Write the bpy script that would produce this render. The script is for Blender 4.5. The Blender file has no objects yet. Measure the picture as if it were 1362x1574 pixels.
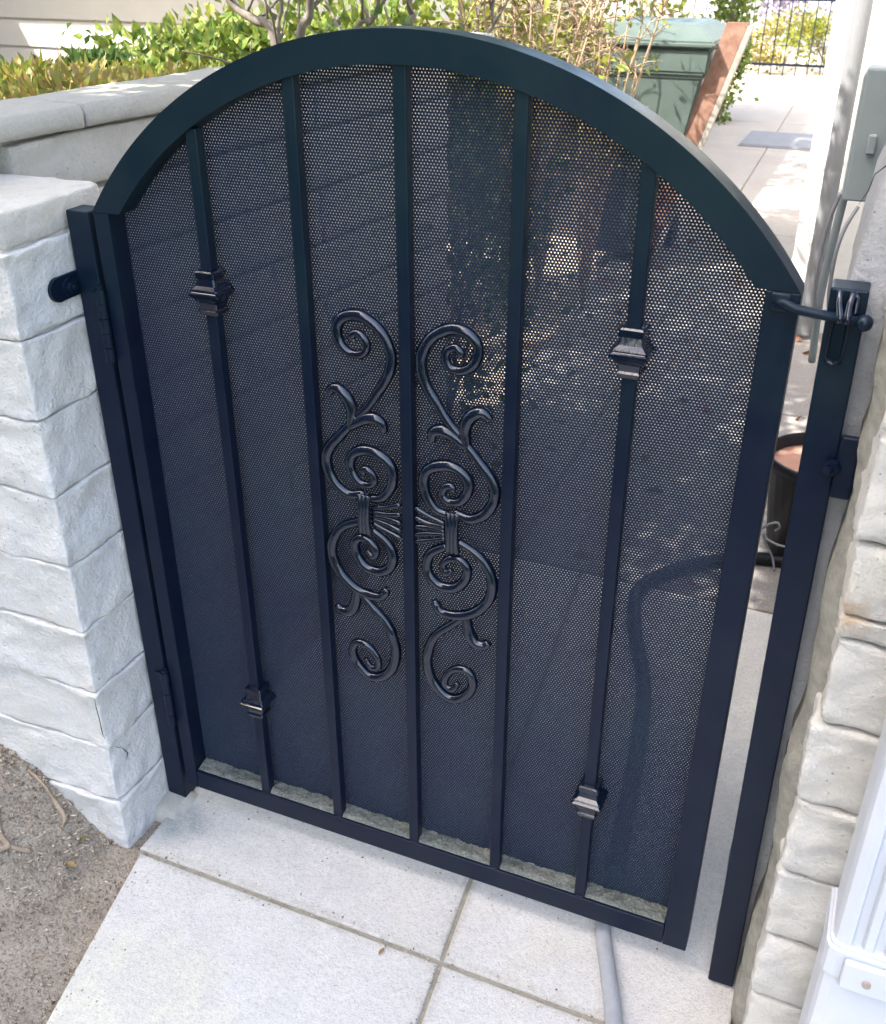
import bpy, bmesh, math, random
import numpy as np
from mathutils import Vector, Matrix, noise
R = math.radians
rnd = random.Random(11)
SC = bpy.context.scene
COL = SC.collection

# ------------------------------------------------------------------ camera
cd = bpy.data.cameras.new('camera')
cam = bpy.data.objects.new('camera', cd); COL.objects.link(cam)
right = Vector((0.920940, 0.389704, 0.000339)); down = Vector((0.192152, -0.453331, -0.870384)); fwd = Vector((-0.339039, 0.801637, -0.492373))
m = Matrix.Identity(4)
for i in range(3):
    m[i][0] = right[i]; m[i][1] = -down[i]; m[i][2] = -fwd[i]
m[0][3], m[1][3], m[2][3] = 0.545582, -1.158689, 1.482038
cam.matrix_world = m
cd.sensor_fit = 'HORIZONTAL'; cd.sensor_width = 36; cd.lens = 36 * 1576.35 / 1362
cd.clip_start = 0.02; cd.clip_end = 500
cd.dof.use_dof = True; cd.dof.focus_distance = 1.65; cd.dof.aperture_fstop = 13
SC.camera = cam

# ------------------------------------------------------------------ sky, sun, exposure
SUN = Vector((-0.45, -0.46, 0.766)).normalized()
el = math.asin(SUN.z); az = math.atan2(SUN.x, SUN.y)
w = bpy.data.worlds.new('World'); SC.world = w; w.use_nodes = True
nt = w.node_tree; nt.nodes.clear()
sky = nt.nodes.new('ShaderNodeTexSky'); sky.sky_type = 'NISHITA'; sky.sun_disc = False
sky.sun_elevation = el; sky.sun_rotation = az; sky.air_density = 1.0; sky.dust_density = 4.0; sky.ozone_density = 0.6
bg = nt.nodes.new('ShaderNodeBackground'); bg.inputs[1].default_value = 0.15
wo = nt.nodes.new('ShaderNodeOutputWorld')
nt.links.new(sky.outputs[0], bg.inputs[0]); nt.links.new(bg.outputs[0], wo.inputs[0])
ld = bpy.data.lights.new('sun', 'SUN'); ld.energy = 3.2; ld.angle = R(0.5); ld.color = (1.0, 0.94, 0.85)
sun = bpy.data.objects.new('sun', ld); COL.objects.link(sun)
sun.rotation_euler = SUN.to_track_quat('Z', 'Y').to_euler(); sun.location = (-4, -4, 8)
SC.view_settings.view_transform = 'Standard'; SC.view_settings.look = 'None'
SC.view_settings.exposure = 2.6; SC.view_settings.gamma = 1.0; SC.view_settings.use_curve_mapping = False

# ------------------------------------------------------------------ materials
def lnk(nt, a, b): nt.links.new(a, b)
class M:
    """small node builder on world-space position"""
    def __init__(s, name, rough=0.6, spec=0.5, metal=0.0):
        s.m = bpy.data.materials.new(name); s.m.use_nodes = True
        s.nt = s.m.node_tree; s.b = s.nt.nodes['Principled BSDF']
        s.b.inputs['Roughness'].default_value = rough
        s.b.inputs['Specular IOR Level'].default_value = spec
        s.b.inputs['Metallic'].default_value = metal
        s.geo = s.nt.nodes.new('ShaderNodeNewGeometry')
        s.h = None
    def map(s, scale=(1, 1, 1), rot=(0, 0, 0)):
        n = s.nt.nodes.new('ShaderNodeMapping'); n.inputs['Scale'].default_value = scale; n.inputs['Rotation'].default_value = rot
        lnk(s.nt, s.geo.outputs['Position'], n.inputs['Vector']); return n.outputs[0]
    def noise(s, scale, detail=4, rough=0.55, vec=None, dist=0):
        n = s.nt.nodes.new('ShaderNodeTexNoise'); n.inputs['Scale'].default_value = scale
        n.inputs['Detail'].default_value = detail; n.inputs['Roughness'].default_value = rough; n.inputs['Distortion'].default_value = dist
        lnk(s.nt, vec or s.geo.outputs['Position'], n.inputs['Vector']); return n.outputs['Fac']
    def voro(s, scale, feature='F1', vec=None, rand=1):
        n = s.nt.nodes.new('ShaderNodeTexVoronoi'); n.feature = feature; n.inputs['Scale'].default_value = scale
        n.inputs['Randomness'].default_value = rand
        lnk(s.nt, vec or s.geo.outputs['Position'], n.inputs['Vector']); return n
    def ramp(s, fac, stops):
        n = s.nt.nodes.new('ShaderNodeValToRGB'); e = n.color_ramp.elements
        while len(e) < len(stops): e.new(0.5)
        for k, (p, c) in enumerate(stops):
            e[k].position = p; e[k].color = (c, c, c, 1) if isinstance(c, (int, float)) else (*c, 1)
        lnk(s.nt, fac, n.inputs[0]); return n.outputs[0]
    def mix(s, fac, a, b, mode='MIX'):
        n = s.nt.nodes.new('ShaderNodeMix'); n.data_type = 'RGBA'; n.blend_type = mode
        for sock, v in ((n.inputs[0], fac), (n.inputs[6], a), (n.inputs[7], b)):
            if isinstance(v, (int, float)): sock.default_value = v if sock == n.inputs[0] else (v, v, v, 1)
            elif isinstance(v, tuple): sock.default_value = (*v, 1)
            else: lnk(s.nt, v, sock)
        return n.outputs[2]
    def math(s, op, a, b=0.0):
        n = s.nt.nodes.new('ShaderNodeMath'); n.operation = op
        for sock, v in ((n.inputs[0], a), (n.inputs[1], b)):
            if isinstance(v, (int, float)): sock.default_value = v
            else: lnk(s.nt, v, sock)
        return n.outputs[0]
    def objrand(s):
        n = s.nt.nodes.new('ShaderNodeObjectInfo'); return n.outputs['Random']
    def base(s, c):
        if isinstance(c, tuple): s.b.inputs['Base Color'].default_value = (*c, 1)
        else: lnk(s.nt, c, s.b.inputs['Base Color'])
        return s
    def rough(s, r): lnk(s.nt, r, s.b.inputs['Roughness']); return s
    def bump(s, h, strength=0.3, dist=0.002):
        n = s.nt.nodes.new('ShaderNodeBump'); n.inputs['Strength'].default_value = strength; n.inputs['Distance'].default_value = dist
        lnk(s.nt, h, n.inputs['Height'])
        if s.h is not None: lnk(s.nt, s.h, n.inputs['Normal'])
        s.h = n.outputs[0]; lnk(s.nt, s.h, s.b.inputs['Normal']); return s

def mat_metal():
    a = M('navy_black_paint', 0.34, 0.24)
    n = a.noise(60, 5); n2 = a.noise(7, 4)
    c = a.mix(a.ramp(n2, [(0.35, 0), (0.75, 1)]), (0.0020, 0.0056, 0.0185), (0.0028, 0.0080, 0.0205))
    # teal reflection and flare on the arch, painted in, stronger towards the top
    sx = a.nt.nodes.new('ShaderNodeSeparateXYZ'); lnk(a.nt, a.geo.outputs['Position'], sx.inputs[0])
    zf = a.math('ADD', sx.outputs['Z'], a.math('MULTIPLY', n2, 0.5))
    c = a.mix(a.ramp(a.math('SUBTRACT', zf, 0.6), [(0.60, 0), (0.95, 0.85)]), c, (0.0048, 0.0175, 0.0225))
    sp = a.voro(140).outputs['Distance']
    c = a.mix(a.math('MULTIPLY', a.ramp(sp, [(0.05, 1), (0.09, 0)]), a.ramp(a.noise(25, 3), [(0.6, 0), (0.72, 0.5)])), c, (0.16, 0.2, 0.24))
    wear = a.math('MULTIPLY', a.ramp(a.noise(420, 3, 0.8), [(0.60, 0), (0.72, 0.5)]), a.ramp(a.noise(16, 4), [(0.50, 0), (0.72, 1)]))
    c = a.mix(wear, c, (0.05, 0.07, 0.085))
    film = a.ramp(a.noise(9, 6, 0.7, dist=1.0), [(0.45, 0), (0.8, 0.22)])
    c = a.mix(film, c, (0.02, 0.032, 0.042))
    a.base(c); a.rough(a.ramp(a.noise(11, 5, 0.65), [(0.3, 0.27), (0.72, 0.5)])); a.bump(n, 0.18, 0.001); a.bump(a.noise(14, 2), 0.12, 0.004)
    return a.m
def mat_cast():
    a = M('cast_iron_paint', 0.14, 0.7); n = a.noise(160, 4)
    c = a.mix(a.ramp(a.noise(40, 4), [(0.4, 0), (0.75, 1)]), (0.0012, 0.004, 0.015), (0.002, 0.008, 0.018))
    a.base(c); a.bump(n, 0.22, 0.001); return a.m
def mat_sheet():
    a = M('perforated_black_steel', 0.6, 0.35)
    n = a.noise(6, 4); n2 = a.noise(90, 4)
    c = a.mix(a.ramp(n, [(0.35, 0), (0.7, 1)]), (0.006, 0.0125, 0.033), (0.006, 0.018, 0.035))
    c = a.mix(a.ramp(n2, [(0.55, 0), (0.8, 0.3)]), c, (0.03, 0.05, 0.068))
    a.base(c); return a.m
def mat_paint_block(name, tint, dirt, amt, rust=None):
    a = M(name, 0.75, 0.25)
    big = a.noise(7, 5, 0.6); fine = a.noise(120, 5, 0.7); mid = a.noise(32, 5, 0.6)
    v = a.math('ADD', a.voro(75).outputs['Distance'], a.math('MULTIPLY', a.math('SUBTRACT', a.noise(90, 3), 0.5), 0.22)); v2 = a.math('ADD', a.voro(190).outputs['Distance'], a.math('MULTIPLY', a.math('SUBTRACT', a.noise(200, 2), 0.5), 0.2))
    mask = a.ramp(a.noise(9, 3), [(0.42, 0), (0.62, 1)])
    pits = a.math('MULTIPLY', a.ramp(v, [(0.07, 0.9), (0.13, 0)]), mask)
    pits2 = a.math('MULTIPLY', a.ramp(v2, [(0.09, 0.8), (0.16, 0)]), a.ramp(a.noise(14, 3), [(0.52, 0), (0.70, 1)]))
    pit = a.math('MAXIMUM', pits, pits2)
    c = a.mix(a.ramp(big, [(0.3, 0), (0.75, 1)]), tint, tuple(x * 0.87 for x in tint))
    c = a.mix(a.math('MULTIPLY', a.ramp(mid, [(0.5, 0), (0.85, 1)]), amt), c, dirt)
    c = a.mix(a.ramp(a.noise(3.2, 5, 0.7, dist=1.2), [(0.46, 0), (0.66, 0.5)]), c, (tint[0] * 0.93, tint[1] * 0.89, tint[2] * 0.78))
    c = a.mix(a.math('MULTIPLY', a.ramp(a.noise(60, 6, 0.8), [(0.56, 0), (0.7, 0.5)]), a.ramp(a.noise(6, 3), [(0.45, 0), (0.65, 1)])), c, dirt)
    c = a.mix(a.math('MULTIPLY', a.objrand(), 0.35), c, tuple(x * 0.9 for x in (tint[0], tint[1] * 1.0, tint[2] * 0.97)))
    c = a.mix(a.math('MULTIPLY', pit, 0.75), c, (0.09, 0.085, 0.075))
    if rust:
        vm = a.nt.nodes.new('ShaderNodeVectorMath'); vm.operation = 'DISTANCE'
        lnk(a.nt, a.geo.outputs['Position'], vm.inputs[0]); vm.inputs[1].default_value = rust
        d = a.math('ADD', vm.outputs['Value'], a.math('MULTIPLY', a.noise(70, 4), 0.05))
        c = a.mix(a.ramp(d, [(0.03, 0.75), (0.058, 0)]), c, (0.42, 0.25, 0.11))
    grain = a.noise(210, 5, 0.8)
    c = a.mix(a.ramp(grain, [(0.52, 0), (0.72, 0.4)]), c, tuple(min(0.84, x * 1.14) for x in tint))
    c = a.mix(a.ramp(grain, [(0.28, 0.45), (0.48, 0)]), c, tuple(x * 0.72 for x in tint))
    a.base(c); a.bump(fine, 0.8, 0.005); a.bump(mid, 0.6, 0.006); a.bump(grain, 0.6, 0.002)
    inv = a.math('SUBTRACT', 1.0, pit); a.bump(inv, 0.6, 0.0015)
    return a.m
def mat_concrete(name, c1, c2, stain, amt, patch=None):
    a = M(name, 0.85, 0.2)
    big = a.noise(2.6, 6, 0.6, dist=0.4); fine = a.noise(260, 4, 0.7); mid = a.noise(38, 6, 0.7)
    c = a.mix(a.ramp(big, [(0.34, 0), (0.66, 1)]), c1, c2)
    if patch:
        # warm efflorescence stain lying at the slab corner
        vm = a.nt.nodes.new('ShaderNodeVectorMath'); vm.operation = 'DISTANCE'
        lnk(a.nt, a.geo.outputs['Position'], vm.inputs[0]); vm.inputs[1].default_value = patch
        d = a.math('ADD', vm.outputs['Value'], a.math('MULTIPLY', a.noise(18, 4), 0.12))
        sx = a.nt.nodes.new('ShaderNodeSeparateXYZ'); lnk(a.nt, a.geo.outputs['Position'], sx.inputs[0])
        dy = a.math('ABSOLUTE', a.math('ADD', sx.outputs['Y'], 0.138))
        dx = a.math('ABSOLUTE', a.math('ADD', a.math('ADD', sx.outputs['X'], -0.0972), a.math('MULTIPLY', sx.outputs['Y'], 0.0975)))
        dj = a.math('ADD', a.math('MINIMUM', dx, dy), a.math('MULTIPLY', a.math('SUBTRACT', a.noise(45, 5, 0.7), 0.5), 0.05))
        c = a.mix(a.ramp(dj, [(0.004, 0.65), (0.02, 0)]), c, (0.37, 0.345, 0.27))
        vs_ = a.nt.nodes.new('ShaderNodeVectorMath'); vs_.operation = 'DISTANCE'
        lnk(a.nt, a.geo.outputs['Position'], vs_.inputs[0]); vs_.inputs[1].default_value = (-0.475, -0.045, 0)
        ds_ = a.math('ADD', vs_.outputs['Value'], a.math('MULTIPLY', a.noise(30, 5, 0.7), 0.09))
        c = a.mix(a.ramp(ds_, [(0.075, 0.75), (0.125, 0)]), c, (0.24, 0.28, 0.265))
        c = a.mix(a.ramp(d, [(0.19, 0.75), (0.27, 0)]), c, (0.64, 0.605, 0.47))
    c = a.mix(a.math('MULTIPLY', a.ramp(mid, [(0.48, 0), (0.75, 1)]), amt), c, stain)
    blot = a.noise(14, 7, 0.72, dist=0.8)
    c = a.mix(a.ramp(blot, [(0.42, 0.5), (0.56, 0)]), c, tuple(x * 0.8 for x in c1))
    c = a.mix(a.ramp(a.noise(5.5, 5, 0.6), [(0.52, 0), (0.72, 0.45)]), c, (c1[0] * 0.98, c1[1] * 0.95, c1[2] * 0.83))
    sp = a.voro(95).outputs['Distance']
    c = a.mix(a.math('MULTIPLY', a.ramp(sp, [(0.06, 1), (0.12, 0)]), a.ramp(a.noise(12, 3), [(0.5, 0), (0.65, 0.7)])), c, (0.13, 0.12, 0.11))
    sand = a.noise(110, 5, 0.75)
    c = a.mix(a.ramp(sand, [(0.50, 0), (0.70, 0.34)]), c, (0.68, 0.66, 0.61))
    c = a.mix(a.ramp(sand, [(0.32, 0.34), (0.49, 0)]), c, (0.27, 0.26, 0.25))
    c = a.mix(a.ramp(fine, [(0.5, 0), (0.75, 0.45)]), c, (0.66, 0.64, 0.6))
    c = a.mix(a.ramp(fine, [(0.28, 0.5), (0.47, 0)]), c, (0.2, 0.19, 0.18))
    a.base(c); a.bump(fine, 0.6, 0.002); a.bump(sand, 0.6, 0.004); a.bump(mid, 0.35, 0.005); return a.m
def mat_simple(name, c1, c2, scale=20, rough=0.7, spec=0.3, bump=0.2, metal=0.0):
    a = M(name, rough, spec, metal); n = a.noise(scale, 5, 0.6)
    a.base(a.mix(a.ramp(n, [(0.3, 0), (0.7, 1)]), c1, c2)); a.bump(a.noise(scale * 6, 4), bump, 0.002); return a.m
def mat_soil():
    a = M('dry_soil', 0.95, 0.1)
    n = a.noise(12, 6, 0.7); f = a.noise(180, 6, 0.75); v = a.voro(150)
    c = a.mix(a.ramp(n, [(0.3, 0), (0.7, 1)]), (0.40, 0.33, 0.25), (0.56, 0.48, 0.38))
    c = a.mix(a.ramp(f, [(0.35, 0.75), (0.5, 0)]), c, (0.09, 0.075, 0.06))
    c = a.mix(a.ramp(f, [(0.56, 0), (0.72, 0.65)]), c, (0.47, 0.42, 0.35))
    a.base(c); a.bump(f, 0.9, 0.010); a.bump(v.outputs['Distance'], 0.5, 0.006); return a.m
def mat_leaf(name, cols, trans=0.35, rough=0.5):
    a = M(name, rough, 0.4)
    n = a.noise(34, 3); k = len(cols)
    c = a.ramp(n, [(0.32 + 0.36 * i / (k - 1), cols[i]) for i in range(k)])
    a.base(c)
    t = a.nt.nodes.new('ShaderNodeBsdfTranslucent'); lnk(a.nt, c, t.inputs[0])
    mx = a.nt.nodes.new('ShaderNodeMixShader'); mx.inputs[0].default_value = trans
    out = a.nt.nodes['Material Output']
    lnk(a.nt, a.b.outputs[0], mx.inputs[1]); lnk(a.nt, t.outputs[0], mx.inputs[2]); lnk(a.nt, mx.outputs[0], out.inputs[0])
    return a.m

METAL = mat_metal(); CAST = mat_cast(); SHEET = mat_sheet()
BLOCK = mat_paint_block('white_painted_block', (0.74, 0.72, 0.685), (0.44, 0.41, 0.35), 0.45)
BLOCK_R = mat_paint_block('cream_painted_block', (0.64, 0.62, 0.575), (0.40, 0.375, 0.31), 0.5, (0.596, -0.135, 0.822))
TOPM = mat_paint_block('worn_porous_cap', (0.60, 0.575, 0.53), (0.36, 0.33, 0.28), 0.7)
CAPM = mat_paint_block('bare_concrete_block', (0.44, 0.42, 0.375), (0.25, 0.25, 0.2), 0.55)
STUCCO = mat_paint_block('rough_stucco', (0.45, 0.45, 0.45), (0.28, 0.28, 0.26), 0.7)
MORTAR = mat_simple('mortar', (0.40, 0.385, 0.34), (0.30, 0.29, 0.25), 45, 0.9, 0.1, 0.6)
MORTAR_R = mat_simple('green_grey_mortar', (0.34, 0.325, 0.275), (0.22, 0.215, 0.185), 60, 0.9, 0.1, 1.0)
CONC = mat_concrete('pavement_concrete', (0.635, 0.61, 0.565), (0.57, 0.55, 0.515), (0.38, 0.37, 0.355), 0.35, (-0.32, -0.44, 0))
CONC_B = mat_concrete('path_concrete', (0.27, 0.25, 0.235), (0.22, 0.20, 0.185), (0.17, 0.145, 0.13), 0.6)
SOIL = mat_soil()
def mat_dust():
    a = M('green_grey_dust', 0.95, 0.1); f = a.noise(300, 5, 0.75); n = a.noise(30, 4)
    c = a.mix(a.ramp(n, [(0.35, 0), (0.65, 1)]), (0.105, 0.12, 0.105), (0.18, 0.185, 0.16))
    c = a.mix(a.ramp(f, [(0.54, 0), (0.68, 0.8)]), c, (0.34, 0.34, 0.29))
    c = a.mix(a.ramp(f, [(0.3, 0.8), (0.44, 0)]), c, (0.035, 0.045, 0.045))
    a.base(c); a.bump(f, 0.8, 0.003); return a.m
DUST = mat_dust()
WHITE_MET = mat_simple('white_painted_metal', (0.56, 0.575, 0.60), (0.51, 0.53, 0.56), 9, 0.4, 0.5, 0.04)
GREY_PIPE = mat_simple('grey_painted_pipe', (0.17, 0.18, 0.19), (0.145, 0.15, 0.16), 8, 0.5, 0.4, 0.05)
GREY_BOX = mat_simple('grey_green_enamel', (0.22, 0.255, 0.25), (0.26, 0.29, 0.285), 14, 0.5, 0.4, 0.05)
DARKSIDE = mat_simple('dark_brown_siding', (0.085, 0.075, 0.065), (0.11, 0.10, 0.085), 5, 0.7, 0.3, 0.06)
SIDING = mat_simple('beige_siding_paint', (0.50, 0.49, 0.44), (0.46, 0.45, 0.405), 5, 0.7, 0.3, 0.06)
WHITE_WALL = mat_simple('white_stucco_wall', (0.70, 0.70, 0.68), (0.64, 0.64, 0.62), 30, 0.85, 0.2, 0.4)
ROOFM = mat_simple('brown_shingle', (0.13, 0.11, 0.10), (0.19, 0.16, 0.14), 14, 0.9, 0.1, 0.4)
GREEN_BIN = mat_simple('faded_green_plastic', (0.045, 0.066, 0.058), (0.065, 0.088, 0.08), 6, 0.5, 0.35, 0.05)
BOARD = mat_simple('weathered_red_wood', (0.12, 0.062, 0.045), (0.20, 0.125, 0.095), 26, 0.85, 0.15, 0.4)
BOARD_G = mat_simple('weathered_grey_wood', (0.24, 0.225, 0.2), (0.17, 0.16, 0.145), 18, 0.85, 0.15, 0.4)
HOSE = mat_simple('pale_grey_hose', (0.36, 0.375, 0.39), (0.28, 0.29, 0.30), 30, 0.5, 0.4, 0.1)
BLACK_PL = mat_simple('black_plastic', (0.003, 0.004, 0.009), (0.005, 0.006, 0.011), 20, 0.4, 0.3, 0.05)
TERRA = mat_simple('pink_potting_clay', (0.46, 0.26, 0.19), (0.40, 0.22, 0.16), 25, 0.85, 0.2, 0.3)
WIRE = mat_simple('dull_wire', (0.2, 0.22, 0.24), (0.15, 0.165, 0.18), 40, 0.35, 0.5, 0.05)
CABLE = mat_simple('grey_cable', (0.20, 0.20, 0.21), (0.26, 0.26, 0.27), 40, 0.5, 0.4, 0.05)
BARK = mat_simple('grey_bark', (0.20, 0.18, 0.155), (0.12, 0.105, 0.09), 30, 0.9, 0.15, 0.6)
TWIG = mat_simple('dry_twig', (0.33, 0.25, 0.17), (0.24, 0.17, 0.11), 30, 0.9, 0.15, 0.4)
ROOT = mat_simple('pale_root', (0.40, 0.31, 0.22), (0.27, 0.20, 0.14), 50, 0.9, 0.1, 0.5)
CHIP = mat_simple('bare_metal_chip', (0.42, 0.36, 0.32), (0.3, 0.24, 0.2), 80, 0.6, 0.3, 0.2)
DARK = mat_simple('dark_gap', (0.03, 0.03, 0.03), (0.05, 0.045, 0.04), 80, 0.9, 0.1, 0.2)
RUST = mat_simple('orange_rust', (0.38, 0.19, 0.07), (0.46, 0.33, 0.2), 60, 0.9, 0.1, 0.3)
L_GREEN = mat_leaf('fresh_green_leaf', [(0.045, 0.10, 0.02), (0.12, 0.18, 0.03), (0.24, 0.24, 0.05)])
L_YELLOW = mat_leaf('yellow_green_leaf', [(0.10, 0.16, 0.02), (0.18, 0.21, 0.03), (0.24, 0.22, 0.04)])
L_ORANGE = mat_leaf('orange_tipped_leaf', [(0.17, 0.20, 0.03), (0.25, 0.21, 0.05), (0.27, 0.16, 0.07)])
L_DARK = mat_leaf('dark_green_leaf', [(0.03, 0.07, 0.018), (0.05, 0.10, 0.025), (0.075, 0.12, 0.03)])
L_OLIVE = mat_leaf('olive_leaf', [(0.09, 0.10, 0.035), (0.13, 0.125, 0.05), (0.17, 0.13, 0.06)])
L_DRY = mat_leaf('dry_leaf', [(0.24, 0.15, 0.055), (0.30, 0.20, 0.08), (0.33, 0.24, 0.11)], 0.1, 0.8)
L_LITTER = mat_leaf('red_brown_leaf', [(0.17, 0.075, 0.045), (0.26, 0.12, 0.06), (0.33, 0.19, 0.10)], 0.1, 0.8)
L_MAUVE = mat_leaf('mauve_blossom', [(0.17, 0.14, 0.19), (0.2, 0.17, 0.22), (0.16, 0.15, 0.17)])

# ------------------------------------------------------------------ object helpers
def tag(o, label=None, cat=None, group=None, kind=None):
    for k, v in (('label', label), ('category', cat), ('group', group), ('kind', kind)):
        if v: o[k] = v
    return o
def empty(name, loc, label, cat, group=None):
    o = bpy.data.objects.new(name, None); COL.objects.link(o); o.location = loc; o.empty_display_size = 0.05
    return tag(o, label, cat, group)
def link(name, me, mt, parent=None, smooth=False):
    if mt is not None and not me.materials: me.materials.append(mt)
    o = bpy.data.objects.new(name, me); COL.objects.link(o)
    if parent is not None:
        o.parent = parent
        # vertices are written in world space; undo the chain of parent offsets
        off = Vector((0, 0, 0)); p = parent
        while p is not None: off += p.location; p = p.parent
        o.location = -off
    if smooth:
        me.polygons.foreach_set('use_smooth', [True] * len(me.polygons))
    return o
def obj(name, bm, mt, parent=None, smooth=False):
    me = bpy.data.meshes.new(name); bmesh.ops.recalc_face_normals(bm, faces=bm.faces[:]); bm.to_mesh(me); bm.free()
    return link(name, me, mt, parent, smooth)
def pyobj(name, vs, fs, mt, parent=None, smooth=False):
    me = bpy.data.meshes.new(name); me.from_pydata(vs, [], fs); me.update()
    return link(name, me, mt, parent, smooth)
def box(bm, x0, x1, y0, y1, z0, z1, bev=0.0, seg=1):
    b = bmesh.new(); bmesh.ops.create_cube(b, size=1)
    for v in b.verts: v.co = Vector(((x0 + x1) / 2 + v.co.x * (x1 - x0), (y0 + y1) / 2 + v.co.y * (y1 - y0), (z0 + z1) / 2 + v.co.z * (z1 - z0)))
    if bev: bmesh.ops.bevel(b, geom=b.edges[:], offset=bev, segments=seg, affect='EDGES', profile=0.5)
    merge(bm, b)
def merge(bm, b, mtx=None):
    me = bpy.data.meshes.new('tmp'); b.to_mesh(me); b.free()
    if mtx is not None: me.transform(mtx)
    bm.from_mesh(me); bpy.data.meshes.remove(me)
def boxobj(name, mt, parent, *a, bev=0.0, seg=1):
    bm = bmesh.new(); box(bm, *a, bev=bev, seg=seg); return obj(name, bm, mt, parent)
def tube(bm, pts, rads, n=8, flat=1.0, flat_axis=None, cap=True):
    """tube along pts; flat_axis squeezes the section along that world axis"""
    pts = [Vector(p) for p in pts]
    if isinstance(rads, (int, float)): rads = [rads] * len(pts)
    rings = []; up = None
    for i, p in enumerate(pts):
        t = (pts[min(i + 1, len(pts) - 1)] - pts[max(i - 1, 0)])
        if t.length < 1e-9: t = Vector((0, 0, 1))
        t.normalize()
        if up is None:
            up = Vector((0, 1, 0)) if abs(t.y) < 0.9 else Vector((1, 0, 0))
        up = (up - t * up.dot(t))
        if up.length < 1e-6: up = t.orthogonal()
        up.normalize(); s = t.cross(up)
        ring = []
        for k in range(n):
            a = 2 * math.pi * k / n; d = up * math.cos(a) + s * math.sin(a)
            d = d * rads[i]
            if flat_axis is not None: d[flat_axis] *= flat
            ring.append(bm.verts.new(p + d))
        rings.append(ring)
    for a, b in zip(rings, rings[1:]):
        for k in range(n): bm.faces.new((a[k], a[(k + 1) % n], b[(k + 1) % n], b[k]))
    if cap: bm.faces.new(rings[0][::-1]); bm.faces.new(rings[-1])
def spline(pts, sub=6):
    P = [Vector(p) for p in pts]; out = []
    for i in range(len(P) - 1):
        p0 = P[max(i - 1, 0)]; p1 = P[i]; p2 = P[i + 1]; p3 = P[min(i + 2, len(P) - 1)]
        for k in range(sub):
            t = k / sub
            out.append(0.5 * ((2 * p1) + (p2 - p0) * t + (2 * p0 - 5 * p1 + 4 * p2 - p3) * t * t + (3 * p1 - p0 - 3 * p2 + p3) * t ** 3))
    out.append(P[-1]); return out
def cyl(bm, c, axis, r, h, n=16, r2=None):
    b = bmesh.new(); bmesh.ops.create_cone(b, cap_ends=True, segments=n, radius1=r, radius2=r if r2 is None else r2, depth=h)
    q = Vector((0, 0, 1)).rotation_difference(Vector(axis).normalized()).to_matrix().to_4x4()
    merge(bm, b, Matrix.Translation(Vector(c)) @ q)
def nz(p, s, seed=0.0): return noise.noise(Vector(p) * s + Vector((seed, seed * 1.7, -seed)))

def rough_block(x0, x1, y0, y1, z0, z1, sag=0.006, bulge=0.006, jit=0.003, rad=0.014, seed=0.0, res=0.022, nmax=12, grit=0.0):
    """a slumped masonry block: rounded edges, faces that belly out low down, uneven skin"""
    dims = [x1 - x0, y1 - y0, z1 - z0]; n = [max(3, min(nmax, int(d / res))) for d in dims]
    b = bmesh.new(); idx = {}
    c = Vector(((x0 + x1) / 2, (y0 + y1) / 2, (z0 + z1) / 2)); hd = [d / 2 for d in dims]
    def V(u):
        key = tuple(u)
        if key in idx: return idx[key]
        q = []
        for a in range(3):
            t = u[a] / n[a]
            # finer spacing next to the edges
            t = 0.5 - 0.5 * math.cos(math.pi * t) if n[a] > 3 else t
            q.append((t * 2 - 1) * hd[a])
        p = Vector(q)
        inner = Vector([max(-hd[a] + rad, min(hd[a] - rad, p[a])) for a in range(3)])
        d = p - inner
        if d.length > 1e-9: p = inner + d.normalized() * min(rad, max(abs(d.x), abs(d.y), abs(d.z)))
        tz = p.z / hd[2]
        prof = bulge * (1 - tz * tz) - sag * tz
        w = p + c
        k = nz(w, 9, seed) * jit * 1.6 + nz(w, 28, seed + 3) * jit * 0.6 + (nz(w, 45, seed + 1) + 0.6 * nz(w, 100, seed + 2) - 0.5 * abs(nz(w, 20, seed + 5))) * grit
        for a in (0, 1):
            f = p[a] / hd[a]
            if abs(f) > 0.6: p[a] += math.copysign(prof + k, f) * min(1, (abs(f) - 0.6) / 0.3)
        p.z += (nz(w, 7, seed + 9) * jit * 0.8 + nz(w, 30, seed + 7) * grit * 0.9) * abs(tz)
        v = b.verts.new(p + c); idx[key] = v; return v
    for a in range(3):
        u, v = [k for k in range(3) if k != a]
        for side in (0, n[a]):
            for i in range(n[u]):
                for j in range(n[v]):
                    q = []
                    for (di, dj) in ((0, 0), (1, 0), (1, 1), (0, 1)):
                        t = [0, 0, 0]; t[a] = side; t[u] = i + di; t[v] = j + dj; q.append(V(t))
                    try: b.faces.new(q)
                    except ValueError: pass
    return b

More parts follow.
